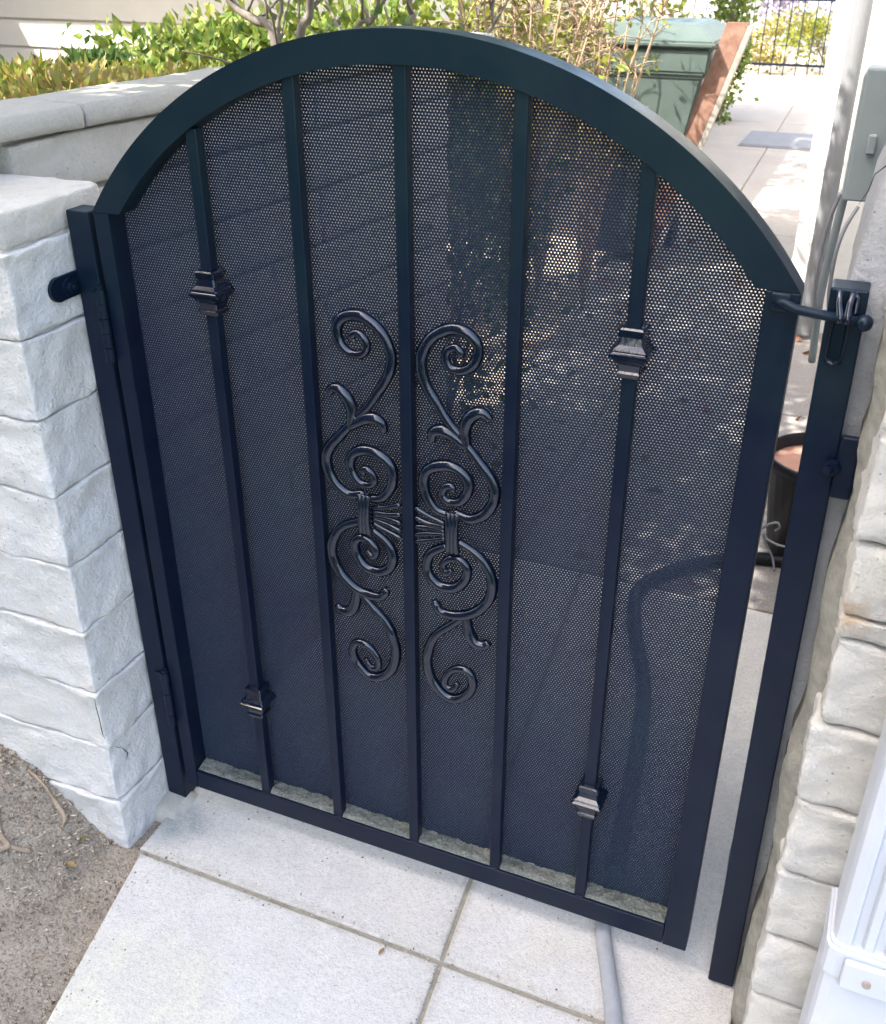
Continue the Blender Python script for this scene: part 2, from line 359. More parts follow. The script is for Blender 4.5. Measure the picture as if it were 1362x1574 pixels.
def leaf_mesh(name, centres, normals_up, sizes, mt, parent=None, aspect=0.45, fold=0.25, seed=0):
    """many folded pointed leaves, 4 triangles each"""
    r = np.random.default_rng(seed); N = len(centres); C = np.asarray(centres, float)
    d = np.asarray(normals_up, float); d /= np.linalg.norm(d, axis=1)[:, None] + 1e-9
    s = np.cross(d, r.normal(size=(N, 3))); s /= np.linalg.norm(s, axis=1)[:, None] + 1e-9
    nrm = np.cross(d, s); L = np.asarray(sizes, float)[:, None]
    base = C; tip = C + d * L - nrm * L * 0.12; mid = C + d * L * 0.5 + nrm * L * 0.05
    a = C + d * L * 0.45 + s * L * aspect * 0.5 + nrm * L * fold * 0.4
    b = C + d * L * 0.45 - s * L * aspect * 0.5 + nrm * L * fold * 0.4
    V = np.stack([base, a, tip, b, mid], 1).reshape(-1, 3)
    F = []
    i = np.arange(N) * 5
    F = np.concatenate([np.stack([i, i + 1, i + 4], 1), np.stack([i + 1, i + 2, i + 4], 1), np.stack([i + 2, i + 3, i + 4], 1), np.stack([i + 3, i, i + 4], 1)])
    me = bpy.data.meshes.new(name)
    me.vertices.add(len(V)); me.vertices.foreach_set('co', V.ravel())
    me.loops.add(F.size); me.loops.foreach_set('vertex_index', F.ravel().astype(np.int32))
    me.polygons.add(len(F)); me.polygons.foreach_set('loop_start', np.arange(0, F.size, 3, dtype=np.int32))
    me.update(); me.validate()
    return tag(link(name, me, mt, parent), kind='stuff')
def clump(r, n, c, rad, size, clumps=14, up=0.4, fill=0.5):
    """leaf positions gathered in uneven clumps through an ellipsoid"""
    c = np.array(c); rad = np.array(rad)
    k = r.normal(size=(clumps, 3)); k /= np.linalg.norm(k, axis=1)[:, None]; k *= r.uniform(0.25, 1, (clumps, 1)) ** fill
    w = r.uniform(0.4, 1.4, clumps); w /= w.sum()
    which = r.choice(clumps, n, p=w)
    p = k[which] + r.normal(size=(n, 3)) * r.uniform(0.12, 0.3, (clumps, 1))[which]
    d = p + r.normal(size=(n, 3)) * 0.7 + np.array([0, 0, up])
    return c + p * rad, d, r.uniform(0.45, 1.25, n) * size

# ------------------------------------------------------------------ ground, pavement
def sheet(name, x0, x1, y0, y1, z, mt, nx=1, ny=1, f=None):
    vs = []; fs = []
    for j in range(ny + 1):
        for i in range(nx + 1):
            x = x0 + (x1 - x0) * i / nx; y = y0 + (y1 - y0) * j / ny
            vs.append((x, y, z if f is None else f(x, y)))
    for j in range(ny):
        for i in range(nx):
            a = j * (nx + 1) + i; fs.append((a, a + 1, a + nx + 2, a + nx + 1))
    return pyobj(name, vs, fs, mt, None, f is not None)
tag(sheet('ground', -150, 150, -60, 260, -0.06, SOIL), kind='structure')
tag(sheet('street', -60, 60, 17, 34, -0.045, CONC_B), kind='structure')

ADDED_LAWN = mat_simple('added_dark_lawn', (0.025, 0.045, 0.016), (0.045, 0.065, 0.025), 12, 0.9, 0.1, 0.6)
tag(sheet('added_lawn', -40, 40, -50, -1.55, -0.05, ADDED_LAWN), kind='structure')  # unseen grass added behind the camera to darken reflections in the metalwork
def slab(pts, mt, parent, z0=-0.05, z1=0.0, r=0.0045):
    bm = bmesh.new()
    top = [bm.verts.new((x, y, z1)) for x, y in pts]
    f = bm.faces.new(top); ret = bmesh.ops.extrude_face_region(bm, geom=[f])
    for v in ret['geom']:
        if isinstance(v, bmesh.types.BMVert): v.co.z = z0
    bm.normal_update()
    e = [x for x in bm.edges if all(abs(v.co.z - z1) < 1e-6 for v in x.verts)]
    bmesh.ops.bevel(bm, geom=e, offset=r, segments=3, affect='EDGES', profile=0.5)
    return obj('slab', bm, mt, parent)
pave = bpy.data.objects.new('pavement', None); COL.objects.link(pave); tag(pave, kind='structure')
G = 0.0032
def jx(y): return 0.094 - 0.0975 * (y - 0.033)      # the joint that runs towards the gate
slab([(-0.205, -1.4), (jx(-1.4) - G, -1.4), (jx(-0.142) - G, -0.142), (-0.492, -0.142)], CONC, pave)
slab([(jx(-1.4) + G, -1.4), (0.95, -1.4), (0.95, -0.142), (jx(-0.142) + G, -0.142)], CONC, pave)
slab([(-0.50, -0.134), (jx(-0.134) - G, -0.134), (jx(1.1) - G, 1.1), (-0.53, 1.1)], CONC, pave)
slab([(jx(-0.134) + G, -0.134), (0.57, -0.134), (0.57, 1.1), (jx(1.1) + G, 1.1)], CONC, pave)
sheet_j = boxobj('joint_filler', mat_simple('joint_grit', (0.36, 0.33, 0.26), (0.24, 0.22, 0.17), 90, 0.95, 0.1, 0.6), pave, -0.478, 0.9, -0.152, -0.124, -0.045, -0.0045)
slab([(jx(-1.38) - 0.015, -1.38), (jx(-1.38) + 0.015, -1.38), (jx(1.08) + 0.015, 1.08), (jx(1.08) - 0.015, 1.08)], sheet_j.data.materials[0], pave, -0.045, -0.005, 0.001).name = 'joint_filler'
path = bpy.data.objects.new('path', None); COL.objects.link(path); tag(path, kind='structure')
def lx(y): return -0.56 - 0.062 * max(0, y - 1.5)
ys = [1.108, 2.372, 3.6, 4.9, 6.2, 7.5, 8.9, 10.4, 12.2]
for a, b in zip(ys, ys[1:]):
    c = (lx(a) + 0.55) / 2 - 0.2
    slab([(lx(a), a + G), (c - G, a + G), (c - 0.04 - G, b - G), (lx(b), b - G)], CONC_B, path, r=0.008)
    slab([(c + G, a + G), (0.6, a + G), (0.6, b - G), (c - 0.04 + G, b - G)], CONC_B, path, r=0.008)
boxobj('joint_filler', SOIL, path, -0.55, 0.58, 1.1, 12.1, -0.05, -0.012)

# soil bed on the left of the pavement, mounded against the wall
def soil_h(x, y):
    e = -0.492 + (0.287 / 1.258) * (-0.142 - y)          # slab edge
    if y > -0.142: e = -0.492
    d = max(0.0, e - x)
    h = -0.016 + min(1, d / 0.16) * 0.004
    t = min(1, max(0, (-0.535 - x) / 0.24)); t = t * t * (3 - 2 * t)
    k = min(1, max(0, (y + 0.52) / 0.36)); k = k * k * (3 - 2 * k)
    h += 0.155 * t * k + 0.05 * t * (1 - k) * 0.5
    h += (nz((x, y, 0), 9) * 0.010 + nz((x, y, 1), 30) * 0.005 + nz((x, y, 2), 90) * 0.0025) * min(1, d / 0.05 + 0.25)
    return h
tag(sheet('soil_bed', -2.3, -0.15, -1.5, -0.05, 0, SOIL, 200, 150, soil_h), kind='structure')
rg = np.random.default_rng(5)
vs = []; fs = []
for k in range(5200):
    x = -0.5 - rg.random() ** 1.4 * 0.75; y = -0.13 - rg.random() * 0.75
    e = -0.492 + 0.228 * (-0.142 - y)
    x = e - 0.004 - rg.random() ** 1.3 * 0.6
    if k >= 3600: x = -0.56 - rg.random() * 0.32; y = -0.135 - rg.random() ** 1.5 * 0.22
    if y > -0.16 and x > -0.54: continue
    s = 0.0011 + 0.0032 * rg.random() ** 3 + (0.0035 * rg.random() if k % 23 == 0 else 0); z = soil_h(x, y) + s * 0.3
    if k % 7 == 0 or (k >= 3600 and k % 3):      # bits of straw and bark
        a = rg.random() * 6.28; l = 0.005 + 0.012 * rg.random(); t = 0.0012
        dx, dy = math.cos(a) * l, math.sin(a) * l
        q = [(x, y, z), (x + dx, y + dy, z + 0.003), (x + dx - dy * 0.12, y + dy + dx * 0.12, z + 0.004), (x - dy * 0.12, y + dx * 0.12, z + 0.002)]
        i = len(vs); vs += q; fs.append((i, i + 1, i + 2, i + 3)); continue
    i = len(vs)
    for d in ((1, 0, 0), (0, 1, 0), (-1, 0, 0), (0, -1, 0), (0, 0, 0.8), (0, 0, -0.6)):
        j = rg.uniform(0.7, 1.3); vs.append((x + d[0] * s * j, y + d[1] * s * j, z + d[2] * s * j))
    for a, b in ((0, 1), (1, 2), (2, 3), (3, 0)): fs += [(i + a, i + b, i + 4), (i + b, i + a, i + 5)]
GRAV = M('gravel_mix', 0.9, 0.2); n_ = GRAV.voro(160).outputs['Color']
sepx = GRAV.nt.nodes.new('ShaderNodeSeparateColor'); lnk(GRAV.nt, n_, sepx.inputs[0])
GRAV.base(GRAV.ramp(sepx.outputs[0], [(0.0, (0.10, 0.07, 0.045)), (0.35, (0.27, 0.21, 0.15)), (0.65, (0.40, 0.335, 0.25)), (0.85, (0.42, 0.35, 0.26)), (1.0, (0.55, 0.49, 0.41))]))
for k in range(700):     # grit swept into the joints, along the slab edge and under the gate
    t = rg.random()
    if k % 5 == 0: x = rg.uniform(-.46, .44); y = rg.normal(.015, .03)
    elif k % 5 < 3: x = rg.uniform(-.48, .5); y = -.138 + rg.normal(0, .012)
    elif k % 5 == 3: y = rg.uniform(-.9, .0); x = jx(y) + rg.normal(0, .010)
    else: y = rg.uniform(-.9, -.15); x = -0.492 + 0.228 * (-0.142 - y) + abs(rg.normal(0, .03))
    s = 0.0008 + 0.0020 * rg.random() ** 3; z = 0.0005; i = len(vs)
    for d in ((1, 0, 0), (0, 1, 0), (-1, 0, 0), (0, -1, 0), (0, 0, 0.8), (0, 0, -0.6)): vs.append((x + d[0] * s, y + d[1] * s, z + d[2] * s))
    for a, b in ((0, 1), (1, 2), (2, 3), (3, 0)): fs += [(i + a, i + b, i + 4), (i + b, i + a, i + 5)]
tag(pyobj('gravel', vs, fs, GRAV.m), 'loose grit, straw and bark chips scattered over the dry soil and slab joints', 'gravel', kind='stuff')

# ------------------------------------------------------------------ left garden wall (painted slump block)
XR = -0.535; YF = -0.127
gw = empty('garden_wall', (-1.0, -0.03, 0), 'white painted slump block wall end that carries the gate hinges', 'wall')
zj = [-0.06, 0.1, 0.228, 0.353, 0.478, 0.605, 0.730, 0.857, 0.980, 1.105]
YB = 0.085
for k in range(9):
    z0, z1 = zj[k] + 0.001, zj[k + 1] - 0.001
    first = 0.245 if k in (1,) else (0.46 if k % 2 else 0.66)
    x1 = XR; L = first; q = 0
    while x1 > -2.3:
        x0 = max(x1 - L, -2.35)
        out = 0.0 + (0.005 if k == 0 else 0) + nz((k, q, 0), 3.1) * 0.003
        b = rough_block(x0 + (0.002 if q else 0), x1 + (out if q == 0 else -0.003), YF - out, YB, z0, z1, sag=0.0045, bulge=0.0025, jit=0.0045, rad=0.0035, seed=k * 3.3 + q, res=0.008 if q == 0 else 0.03, nmax=46, grit=0.0040)
        obj('block', b, BLOCK, gw, True)
        x1 = x0; L = 0.40; q += 1
boxobj('mortar', BLOCK, gw, -2.34, XR - 0.006, YF + 0.006, YB - 0.01, -0.06, 1.11)
for x0, x1 in ((-1.05, XR - 0.002), (-1.7, -1.055), (-2.35, -1.705)):
    obj('cap_block', rough_block(x0, x1, YF + 0.004, YB, 1.107, 1.157, sag=0.002, bulge=0.001, jit=0.003, rad=0.006, seed=x0, res=0.009, nmax=70, grit=0.0036), TOPM, gw, True)
def ribbon(name, pts, wd, mt, parent, nrm):
    """a thin dark groove seen as a slightly proud filled strip"""
    bm = bmesh.new(); pts = [Vector(p) for p in pts]; n = Vector(nrm); pr = None
    for i, p in enumerate(pts):
        t = (pts[min(i + 1, len(pts) - 1)] - pts[max(i - 1, 0)]).normalized(); s = t.cross(n).normalized()
        ww = wd * (0.35 + 0.9 * abs(nz(p, 70, 5))) * (0.3 if i in (0, len(pts) - 1) else 1)
        cur = [bm.verts.new(p + s * ww), bm.verts.new(p - s * ww)]
        if pr: bm.faces.new((pr[0], cur[0], cur[1], pr[1]))
        pr = cur
    return obj(name, bm, mt, parent)
# mortar daub at the foot of the wall
for pts in ([(-0.533, -0.1335, 0.345), (-0.533, -0.1337, 0.325), (-0.5315, -0.1337, 0.30), (-0.531, -0.134, 0.268), (-0.529, -0.133, 0.255)], [(-0.5275, -0.118, 0.226), (-0.5285, -0.108, 0.215), (-0.5285, -0.098, 0.205), (-0.528, -0.088, 0.185), (-0.5285, -0.094, 0.172)]):
    ribbon('crack', pts, 0.0016, DARK, gw, (0.7, -0.7, 0))
obj('mortar_daub', rough_block(-0.55, -0.482, -0.045, 0.02, -0.02, 0.014, sag=0.008, bulge=0.002, jit=0.014, rad=0.012, seed=77, res=0.01), MORTAR, gw, True)

# planter wall behind, a little higher, slightly turned
pw = empty('planter_wall', (-0.70, 0.09, 0), 'unpainted concrete block planter wall with flat cap running back from the gate', 'wall')
pdir = Vector((0.10, 0.995, 0)).normalized(); pn = Vector((pdir.y, -pdir.x, 0))
porig = Vector((-0.712, 0.095, 0))
def pblock(s0, s1, d0, d1, z0, z1, name, mt, seed, **k):
    b = rough_block(s0, s1, -d1, -d0, z0, z1, seed=seed, **k)    # local: x along, y = -depth
    mt4 = Matrix(((pdir.x, -pn.x, 0, porig.x), (pdir.y, -pn.y, 0, porig.y), (0, 0, 1, 0), (0, 0, 0, 1)))
    bmesh.ops.transform(b, matrix=mt4, verts=b.verts[:])
    return obj(name, b, mt, pw, True)
PL = 1.42
for k in range(10):
    z0 = -0.03 + 0.003 if k == 0 else zj[k] + 0.003
    z1 = (zj[k + 1] if k < 9 else 1.20) - 0.003
    s = 0.0; L = 0.41 if k % 2 else 0.22; q = 0
    while s < PL:
        e = min(s + L, PL)
        pblock(s + 0.003, e - 0.003, -0.16, 0.0, z0, z1, 'block', CAPM, k * 2.1 + q, sag=0.004, bulge=0.003, jit=0.0035, rad=0.008, res=0.012, nmax=26, grit=0.0026)
        s = e; L = 0.41; q += 1
b = bmesh.new(); box(b, 0.0, PL, 0.012, 0.15, -0.03, 1.2)
bmesh.ops.transform(b, matrix=Matrix(((pdir.x, -pn.x, 0, porig.x), (pdir.y, -pn.y, 0, porig.y), (0, 0, 1, 0), (0, 0, 0, 1))), verts=b.verts[:])
obj('mortar', b, MORTAR, pw)
s = -0.15
while s < PL:
    pblock(s + 0.002, s + 0.30, -0.135, 0.014, 1.203, 1.240, 'cap_block', CAPM, s * 5, sag=0.0, bulge=0.001, jit=0.0022, rad=0.006, res=0.012, nmax=24, grit=0.0012)
    s += 0.304

# ------------------------------------------------------------------ right pier
rp = empty('block_pier', (0.68, -0.02, 0), 'cream painted slump block pier with rounded courses beside the latch post', 'wall')
for k in range(9):
    z0 = 0.04 + 0.1252 * k; z1 = z0 + 0.1252
    dx = [0.0, 0.002, -0.002, 0.004, -0.002, 0.006, 0.002, 0.0, 0.004][k]
    for za, zb in ([(z0, z0 + 0.030), (z0 + 0.030, z1)] if k == 6 else [(z0, z1)]):
        obj('block', rough_block(0.588 + dx, 0.74, -0.125, 0.06, za + 0.0015, zb - 0.0015, sag=0.002, bulge=0.0040, jit=0.0045, rad=0.008 if zb - za > 0.05 else 0.006, seed=20 + k * 1.7 + za, res=0.007, nmax=26, grit=0.0038), BLOCK_R, rp, True)
obj('block', rough_block(0.588, 0.74, -0.125, 0.06, -0.08, 0.038, sag=0.002, bulge=0.005, jit=0.004, rad=0.012, seed=91, res=0.017), BLOCK_R, rp, True)
# mortar squeezed between pier and post
bm = bmesh.new(); N = 90; rows = []
for i in range(N + 1):
    z = -0.03 + 1.17 * i / N
    xl = 0.571 + nz((0, 0, z), 11, 2) * 0.010 + nz((0, 0, z), 34, 4) * 0.004
    rows.append([bm.verts.new((xl, 0.06, z)), bm.verts.new((xl, -0.045 + nz((1, 0, z), 16) * 0.012, z)), bm.verts.new((xl + 0.012, -0.066 + nz((2, 0, z), 20) * 0.012, z)), bm.verts.new((0.605, -0.078 + nz((3, 0, z), 18) * 0.01, z)), bm.verts.new((0.68, -0.08, z))])
for a, b in zip(rows, rows[1:]):
    for k in range(4): bm.faces.new((a[k], a[k + 1], b[k + 1], b[k]))
obj('mortar', bm, MORTAR_R, rp, True)

sp = empty('stucco_pier', (0.7, 0.25, 0), 'rough grey stucco pier rising behind the latch post', 'wall')
b = rough_block(0.524, 1.1, 0.044, 0.46, -0.05, 1.72, sag=0.0, bulge=0.002, jit=0.006, rad=0.02, seed=8, res=0.03)
bmesh.ops.subdivide_edges(b, edges=b.edges[:], cuts=3, use_grid_fill=True)
for v in b.verts:
    t = max(0.0, v.co.z - 1.16); v.co.x += min(0.06, t * 0.15) * (1 if v.co.x < 0.8 else 0)
    k = nz(v.co, 22, 4) * 0.005 + nz(v.co, 60, 6) * 0.0028
    if v.co.y < 0.1: v.co.y += k
    if v.co.x < 0.62: v.co.x += k * 1.3
obj('stucco_core', b, STUCCO, sp, True)
ribbon('crack', [(0.545, 0.034, 1.29), (0.540, 0.034, 1.272), (0.530, 0.034, 1.262), (0.527, 0.034, 1.245), (0.520, 0.034, 1.23)], 0.0012, DARK, sp, (0, -1, 0))

# ------------------------------------------------------------------ gate posts
def post(label, x0, x1, z0, z1):
    e = empty('gate_post', ((x0 + x1) / 2, 0.015, z0), label, 'gate post', 'black square posts either side of the gate')
    boxobj('tube', METAL, e, x0, x1, -0.004, 0.034, z0, z1, bev=0.0022, seg=2)
    return e
lp = post('black square hinge post against the white wall, left of the gate', -0.527, -0.487, 0.008, 1.138)
rpst = post('black square latch post beside the cream block pier, right of the gate', 0.5095, 0.549, 0.006, 1.150)
# lean the latch post very slightly as in the photo
for me in [c.data for c in rpst.children]:
    for v in me.vertices: v.co.x += (1.15 - v.co.z) * 0.0115
def bracket(parent, x, y, z, ax, w_=0.045, h_=0.034):
    bm = bmesh.new(); box(bm, x - 0.003, x + 0.003, y - w_ * 0.7, y + w_ * 0.45, z - h_ / 2, z + h_ / 2, bev=0.0015)
    cyl(bm, (x, y - w_ * 0.62, z), (1, 0, 0), h_ * 0.5, 0.0058, 20)
    o = obj('bracket', bm, METAL, parent)
    bm = bmesh.new()
    cyl(bm, (x + ax * 0.005, y - w_ * 0.25, z), (ax, 0, 0), 0.0135, 0.004, 20)
    cyl(bm, (x + ax * 0.009, y - w_ * 0.25, z), (ax, 0, 0), 0.0085, 0.007, 6)
    cyl(bm, (x + ax * 0.013, y - w_ * 0.25, z), (ax, 0, 0), 0.004, 0.008, 10)
    p = obj('bolt', bm, METAL, o)
bracket(lp, -0.5295, -0.012, 1.032, 1, 0.05, 0.036)
# right side strap: a plate turned to the camera with a carriage bolt
bm = bmesh.new(); box(bm, 0.551, 0.574, -0.012, -0.004, 0.905, 0.985, bev=0.003, seg=2)
o = obj('bracket', bm, METAL, rpst)
bm = bmesh.new(); cyl(bm, (0.548, -0.014, 0.945), (-0.5, -1, 0), 0.010, 0.008, 6); cyl(bm, (0.545, -0.020, 0.945), (-0.5, -1, 0), 0.0055, 0.012, 12)
obj('bolt', bm, METAL, o)
# latch catch: two prongs above, U plate below
bm = bmesh.new()
tube(bm, [(0.5195, -0.008, 1.149), (0.521, -0.011, 1.135), (0.5245, -0.02, 1.125), (0.526, -0.024, 1.118)], [0.004, 0.0042, 0.0045, 0.004], 8)
tube(bm, [(0.5335, -0.008, 1.148), (0.5315, -0.011, 1.135), (0.532, -0.02, 1.125), (0.5335, -0.024, 1.118)], [0.004, 0.0042, 0.0045, 0.004], 8)
tube(bm, [(0.5345, -0.007, 1.147), (0.5385, -0.007, 1.143), (0.539, -0.009, 1.128), (0.5365, -0.012, 1.12)], 0.003, 8)
obj('latch_catch', bm, CAST, rpst, True)
bm = bmesh.new()
box(bm, 0.517, 0.535, -0.0075, -0.004, 1.066, 1.128, bev=0.003, seg=2)
tube(bm, [(0.5175, -0.009, 1.118), (0.5175, -0.009, 1.075), (0.5205, -0.009, 1.069), (0.526, -0.009, 1.067), (0.5315, -0.009, 1.069), (0.5345, -0.009, 1.075), (0.5345, -0.009, 1.118)], 0.0016, 6)
obj('catch_plate', bm, CAST, rpst)
ribbon('paint_chip', [(-0.4985, -0.0052, 0.998), (-0.496, -0.0052, 0.985), (-0.4952, -0.0052, 0.972), (-0.4958, -0.0052, 0.962), (-0.4968, -0.0052, 0.958)], 0.0013, CHIP, lp, (0, -1, 0))

# ------------------------------------------------------------------ the gate
gate = empty('gate', (0, 0, 0.0525), 'black arched metal garden gate with perforated backing and cast scrollwork', 'gate')
CZ, RO, RI = 0.8005, 0.587, 0.549
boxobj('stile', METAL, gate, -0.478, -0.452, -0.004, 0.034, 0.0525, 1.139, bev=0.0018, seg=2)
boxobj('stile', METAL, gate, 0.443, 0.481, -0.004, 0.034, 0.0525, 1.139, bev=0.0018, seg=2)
boxobj('bottom_rail', METAL, gate, -0.4515, 0.4425, -0.0035, 0.0335, 0.053, 0.0945, bev=0.0018, seg=2)
bm = bmesh.new(); a0 = math.acos(0.479 / RO); NA = 72; rings = []
for i in range(NA + 1):
    ro, ri = RO, RI
    ao = math.asin((1.1395 - CZ) / RO); ai = math.asin((1.1395 - CZ) / RI)
    a = ao + (math.pi - 2 * ao) * i / NA; c = ai + (math.pi - 2 * ai) * i / NA
    q = [(ro * math.cos(a) + 0.001, CZ + ro * math.sin(a)), (ri * math.cos(c), CZ + ri * math.sin(c))]
    rings.append([bm.verts.new((q[0][0], -0.0045, q[0][1])), bm.verts.new((q[1][0], -0.0045, q[1][1])), bm.verts.new((q[1][0], 0.0345, q[1][1])), bm.verts.new((q[0][0], 0.0345, q[0][1]))])
for a, b in zip(rings, rings[1:]):
    for k in range(4): bm.faces.new((a[k], a[(k + 1) % 4], b[(k + 1) % 4], b[k]))
bm.faces.new(rings[0]); bm.faces.new(rings[-1][::-1])
es = [e for e in bm.edges if len(e.link_faces) == 2 and e.calc_face_angle(0) > 1.0]
bmesh.ops.bevel(bm, geom=es, offset=0.0022, segments=2, affect='EDGES', profile=0.5)
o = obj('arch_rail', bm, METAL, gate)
BX = [-0.30, -0.15, 0.0, 0.15, 0.30]
for x in BX:
    zt = CZ + math.sqrt((RI + 0.006) ** 2 - (abs(x) + 0.01) ** 2)
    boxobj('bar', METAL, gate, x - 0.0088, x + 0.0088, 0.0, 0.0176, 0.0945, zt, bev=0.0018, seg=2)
for x in BX:
    bm = bmesh.new()
    for sx in (-1, 1): tube(bm, [(x + sx * 0.0092, 0.001 + 0.004 * i, 0.0948 + 0.0006 * (i % 2)) for i in range(5)], [0.0012, 0.0019, 0.0017, 0.0020, 0.0012], 6)
    tube(bm, [(x - 0.008 + 0.004 * i, -0.0002, 0.0950 + 0.0005 * (i % 2)) for i in range(5)], [0.0012, 0.0018, 0.0016, 0.0019, 0.0012], 6)
    tag(obj('weld_bead', bm, METAL, gate, True), kind='stuff')
prof = [(-0.034, 0.0092), (-0.033, 0.0135), (-0.027, 0.0155), (-0.0245, 0.0135), (-0.016, 0.0150), (-0.009, 0.0200), (-0.005, 0.0238), (-0.001, 0.0238), (0.0005, 0.0215), (0.0015, 0.0205), (0.003, 0.0218), (0.005, 0.0205), (0.009, 0.0155), (0.018, 0.0132), (0.0195, 0.0158), (0.028, 0.0158), (0.030, 0.0140), (0.031, 0.0092)]
col0 = None
for x in (-0.30, 0.30):
    for z in (1.045, 0.312):
        if col0 is None:
            bm = bmesh.new(); rr = []
            for dz, h in prof: rr.append([bm.verts.new((sx * h, sy * h, dz)) for sx, sy in ((-1, -1), (1, -1), (1, 1), (-1, 1))])
            for a, b in zip(rr, rr[1:]):
                for k in range(4): bm.faces.new((a[k], a[(k + 1) % 4], b[(k + 1) % 4], b[k]))
            bmesh.ops.bevel(bm, geom=[e for e in bm.edges if abs(e.verts[0].co.z - e.verts[1].co.z) > 1e-4], offset=0.0015, segments=1, affect='EDGES')
            col0 = obj('collar', bm, CAST, gate); c = col0
        else:
            c = col0.copy(); COL.objects.link(c); c.parent = gate
        c.location = (x, 0.0088, z - 0.0525)

SCR = {
 'a': [(0.0785, 0.8912), (0.0618, 0.9073), (0.044, 0.9332), (0.0298, 0.955), (0.0223, 0.9776), (0.0236, 0.9992), (0.0358, 1.0219), (0.0551, 1.0359), (0.072, 1.0403), (0.0909, 1.0348), (0.1016, 1.021), (0.1008, 1.0044), (0.0915, 0.9905), (0.0767, 0.984), (0.0627, 0.9881), (0.0573, 1.0), (0.0615, 1.0111), (0.0722, 1.0157), (0.0797, 1.0096), (0.0744, 1.0025)],
 'b': [(0.0774, 0.8921), (0.0931, 0.8723), (0.1066, 0.8566), (0.1202, 0.8407), (0.1296, 0.8216), (0.129, 0.8001), (0.1171, 0.7781), (0.0968, 0.765), (0.0807, 0.7675), (0.0702, 0.7714)],
 'c': [(0.0886, 0.872), (0.0851, 0.8981), (0.0903, 0.9169), (0.101, 0.9276), (0.1118, 0.9295), (0.1217, 0.9202)],
 'd': [(0.088, 0.8757), (0.0663, 0.8901), (0.0506, 0.894), (0.0393, 0.8885), (0.0359, 0.8741)],
 'e': [(0.0645, 0.7639), (0.0434, 0.7691), (0.0294, 0.7858), (0.0237, 0.8066), (0.0286, 0.8269), (0.0437, 0.8382), (0.0642, 0.8423), (0.0824, 0.8354), (0.0916, 0.8207), (0.0895, 0.8036), (0.0782, 0.789), (0.0621, 0.7868), (0.0528, 0.7957), (0.0574, 0.8088), (0.0677, 0.8122), (0.0701, 0.8031)],
 'f': [(0.0765, 0.7235), (0.1048, 0.7098), (0.1215, 0.6908), (0.1302, 0.667), (0.1274, 0.6398), (0.1135, 0.6171), (0.0921, 0.6003), (0.0676, 0.5935), (0.0478, 0.5964), (0.0392, 0.612)],
 'g': [(0.06, 0.7119), (0.036, 0.6957), (0.0273, 0.6725), (0.0332, 0.6526), (0.0504, 0.6409), (0.0723, 0.6439), (0.0878, 0.6613), (0.0911, 0.6806), (0.0815, 0.6938), (0.0648, 0.6923), (0.054, 0.6792), (0.0589, 0.6672), (0.0685, 0.6749)],
 'h': [(0.0896, 0.6024), (0.0949, 0.5705), (0.1049, 0.5536), (0.1197, 0.5523), (0.128, 0.5604)],
 'i': [(0.0884, 0.5965), (0.0652, 0.5733), (0.0426, 0.5498), (0.031, 0.5232), (0.0269, 0.4925), (0.0345, 0.4618), (0.0526, 0.4402), (0.0734, 0.4347), (0.0938, 0.4505), (0.1037, 0.4747), (0.0958, 0.4959), (0.0756, 0.4956), (0.0604, 0.479), (0.0578, 0.4601), (0.0707, 0.4552), (0.0796, 0.47)],
}
FING = [[(0.012, 0.766), (0.034, 0.757), (0.058, 0.750)], [(0.012, 0.750), (0.034, 0.745), (0.058, 0.744)], [(0.012, 0.735), (0.034, 0.738), (0.058, 0.737)], [(0.012, 0.722), (0.034, 0.728), (0.058, 0.732)], [(0.012, 0.710), (0.034, 0.717), (0.058, 0.726)]]
def scroll(sgn):
    bm = bmesh.new(); Y = 0.006
    for k, pts in SCR.items():
        P = spline([(sgn * x, Y, z) for x, z in pts], 6); n = len(P)
        rad = []
        for i in range(n):
            t = i / (n - 1)
            if k in 'aegi': r = 0.0066 + 0.0022 * math.sin(math.pi * min(1, t * 1.4)) - 0.0012 * max(0, t - 0.7) / 0.3 + nz(P[i], 60, 3) * 0.0008
            elif k in 'cdh': r = 0.0050 + 0.0048 * math.sin(math.pi * min(1, t * 0.8 + 0.15))
            else: r = 0.0068 + 0.0020 * math.sin(math.pi * t) + (0.0 if k == 'b' else 0.003 * max(0, t - 0.8)) + nz(P[i], 60, 3) * 0.0008
            if t > 0.97: r *= 0.75
            rad.append(r)
        if k in 'aegi': P = [p + Vector((0, -0.0035 * max(0, (i / (n - 1) - 0.55) / 0.45), 0)) for i, p in enumerate(P)]
        tube(bm, P, rad, 10, 0.95, 1)
    for f in FING: tube(bm, spline([(sgn * x, Y - 0.003, z) for x, z in f], 4), [0.0042] * 4 + [0.0036] * 5, 8)
    for dx in (-0.0068, 0.0, 0.0068):
        tube(bm, spline([(sgn * (0.0698 + dx), Y - 0.004, 0.7705), (sgn * (0.0698 + dx * 0.8), Y - 0.0075, 0.755), (sgn * (0.0698 + dx * 0.8), Y - 0.0075, 0.722), (sgn * (0.0698 + dx), Y - 0.004, 0.7065)], 4), 0.0050, 8)
    return obj('scroll', bm, CAST, gate, True)
scroll(1); scroll(-1)

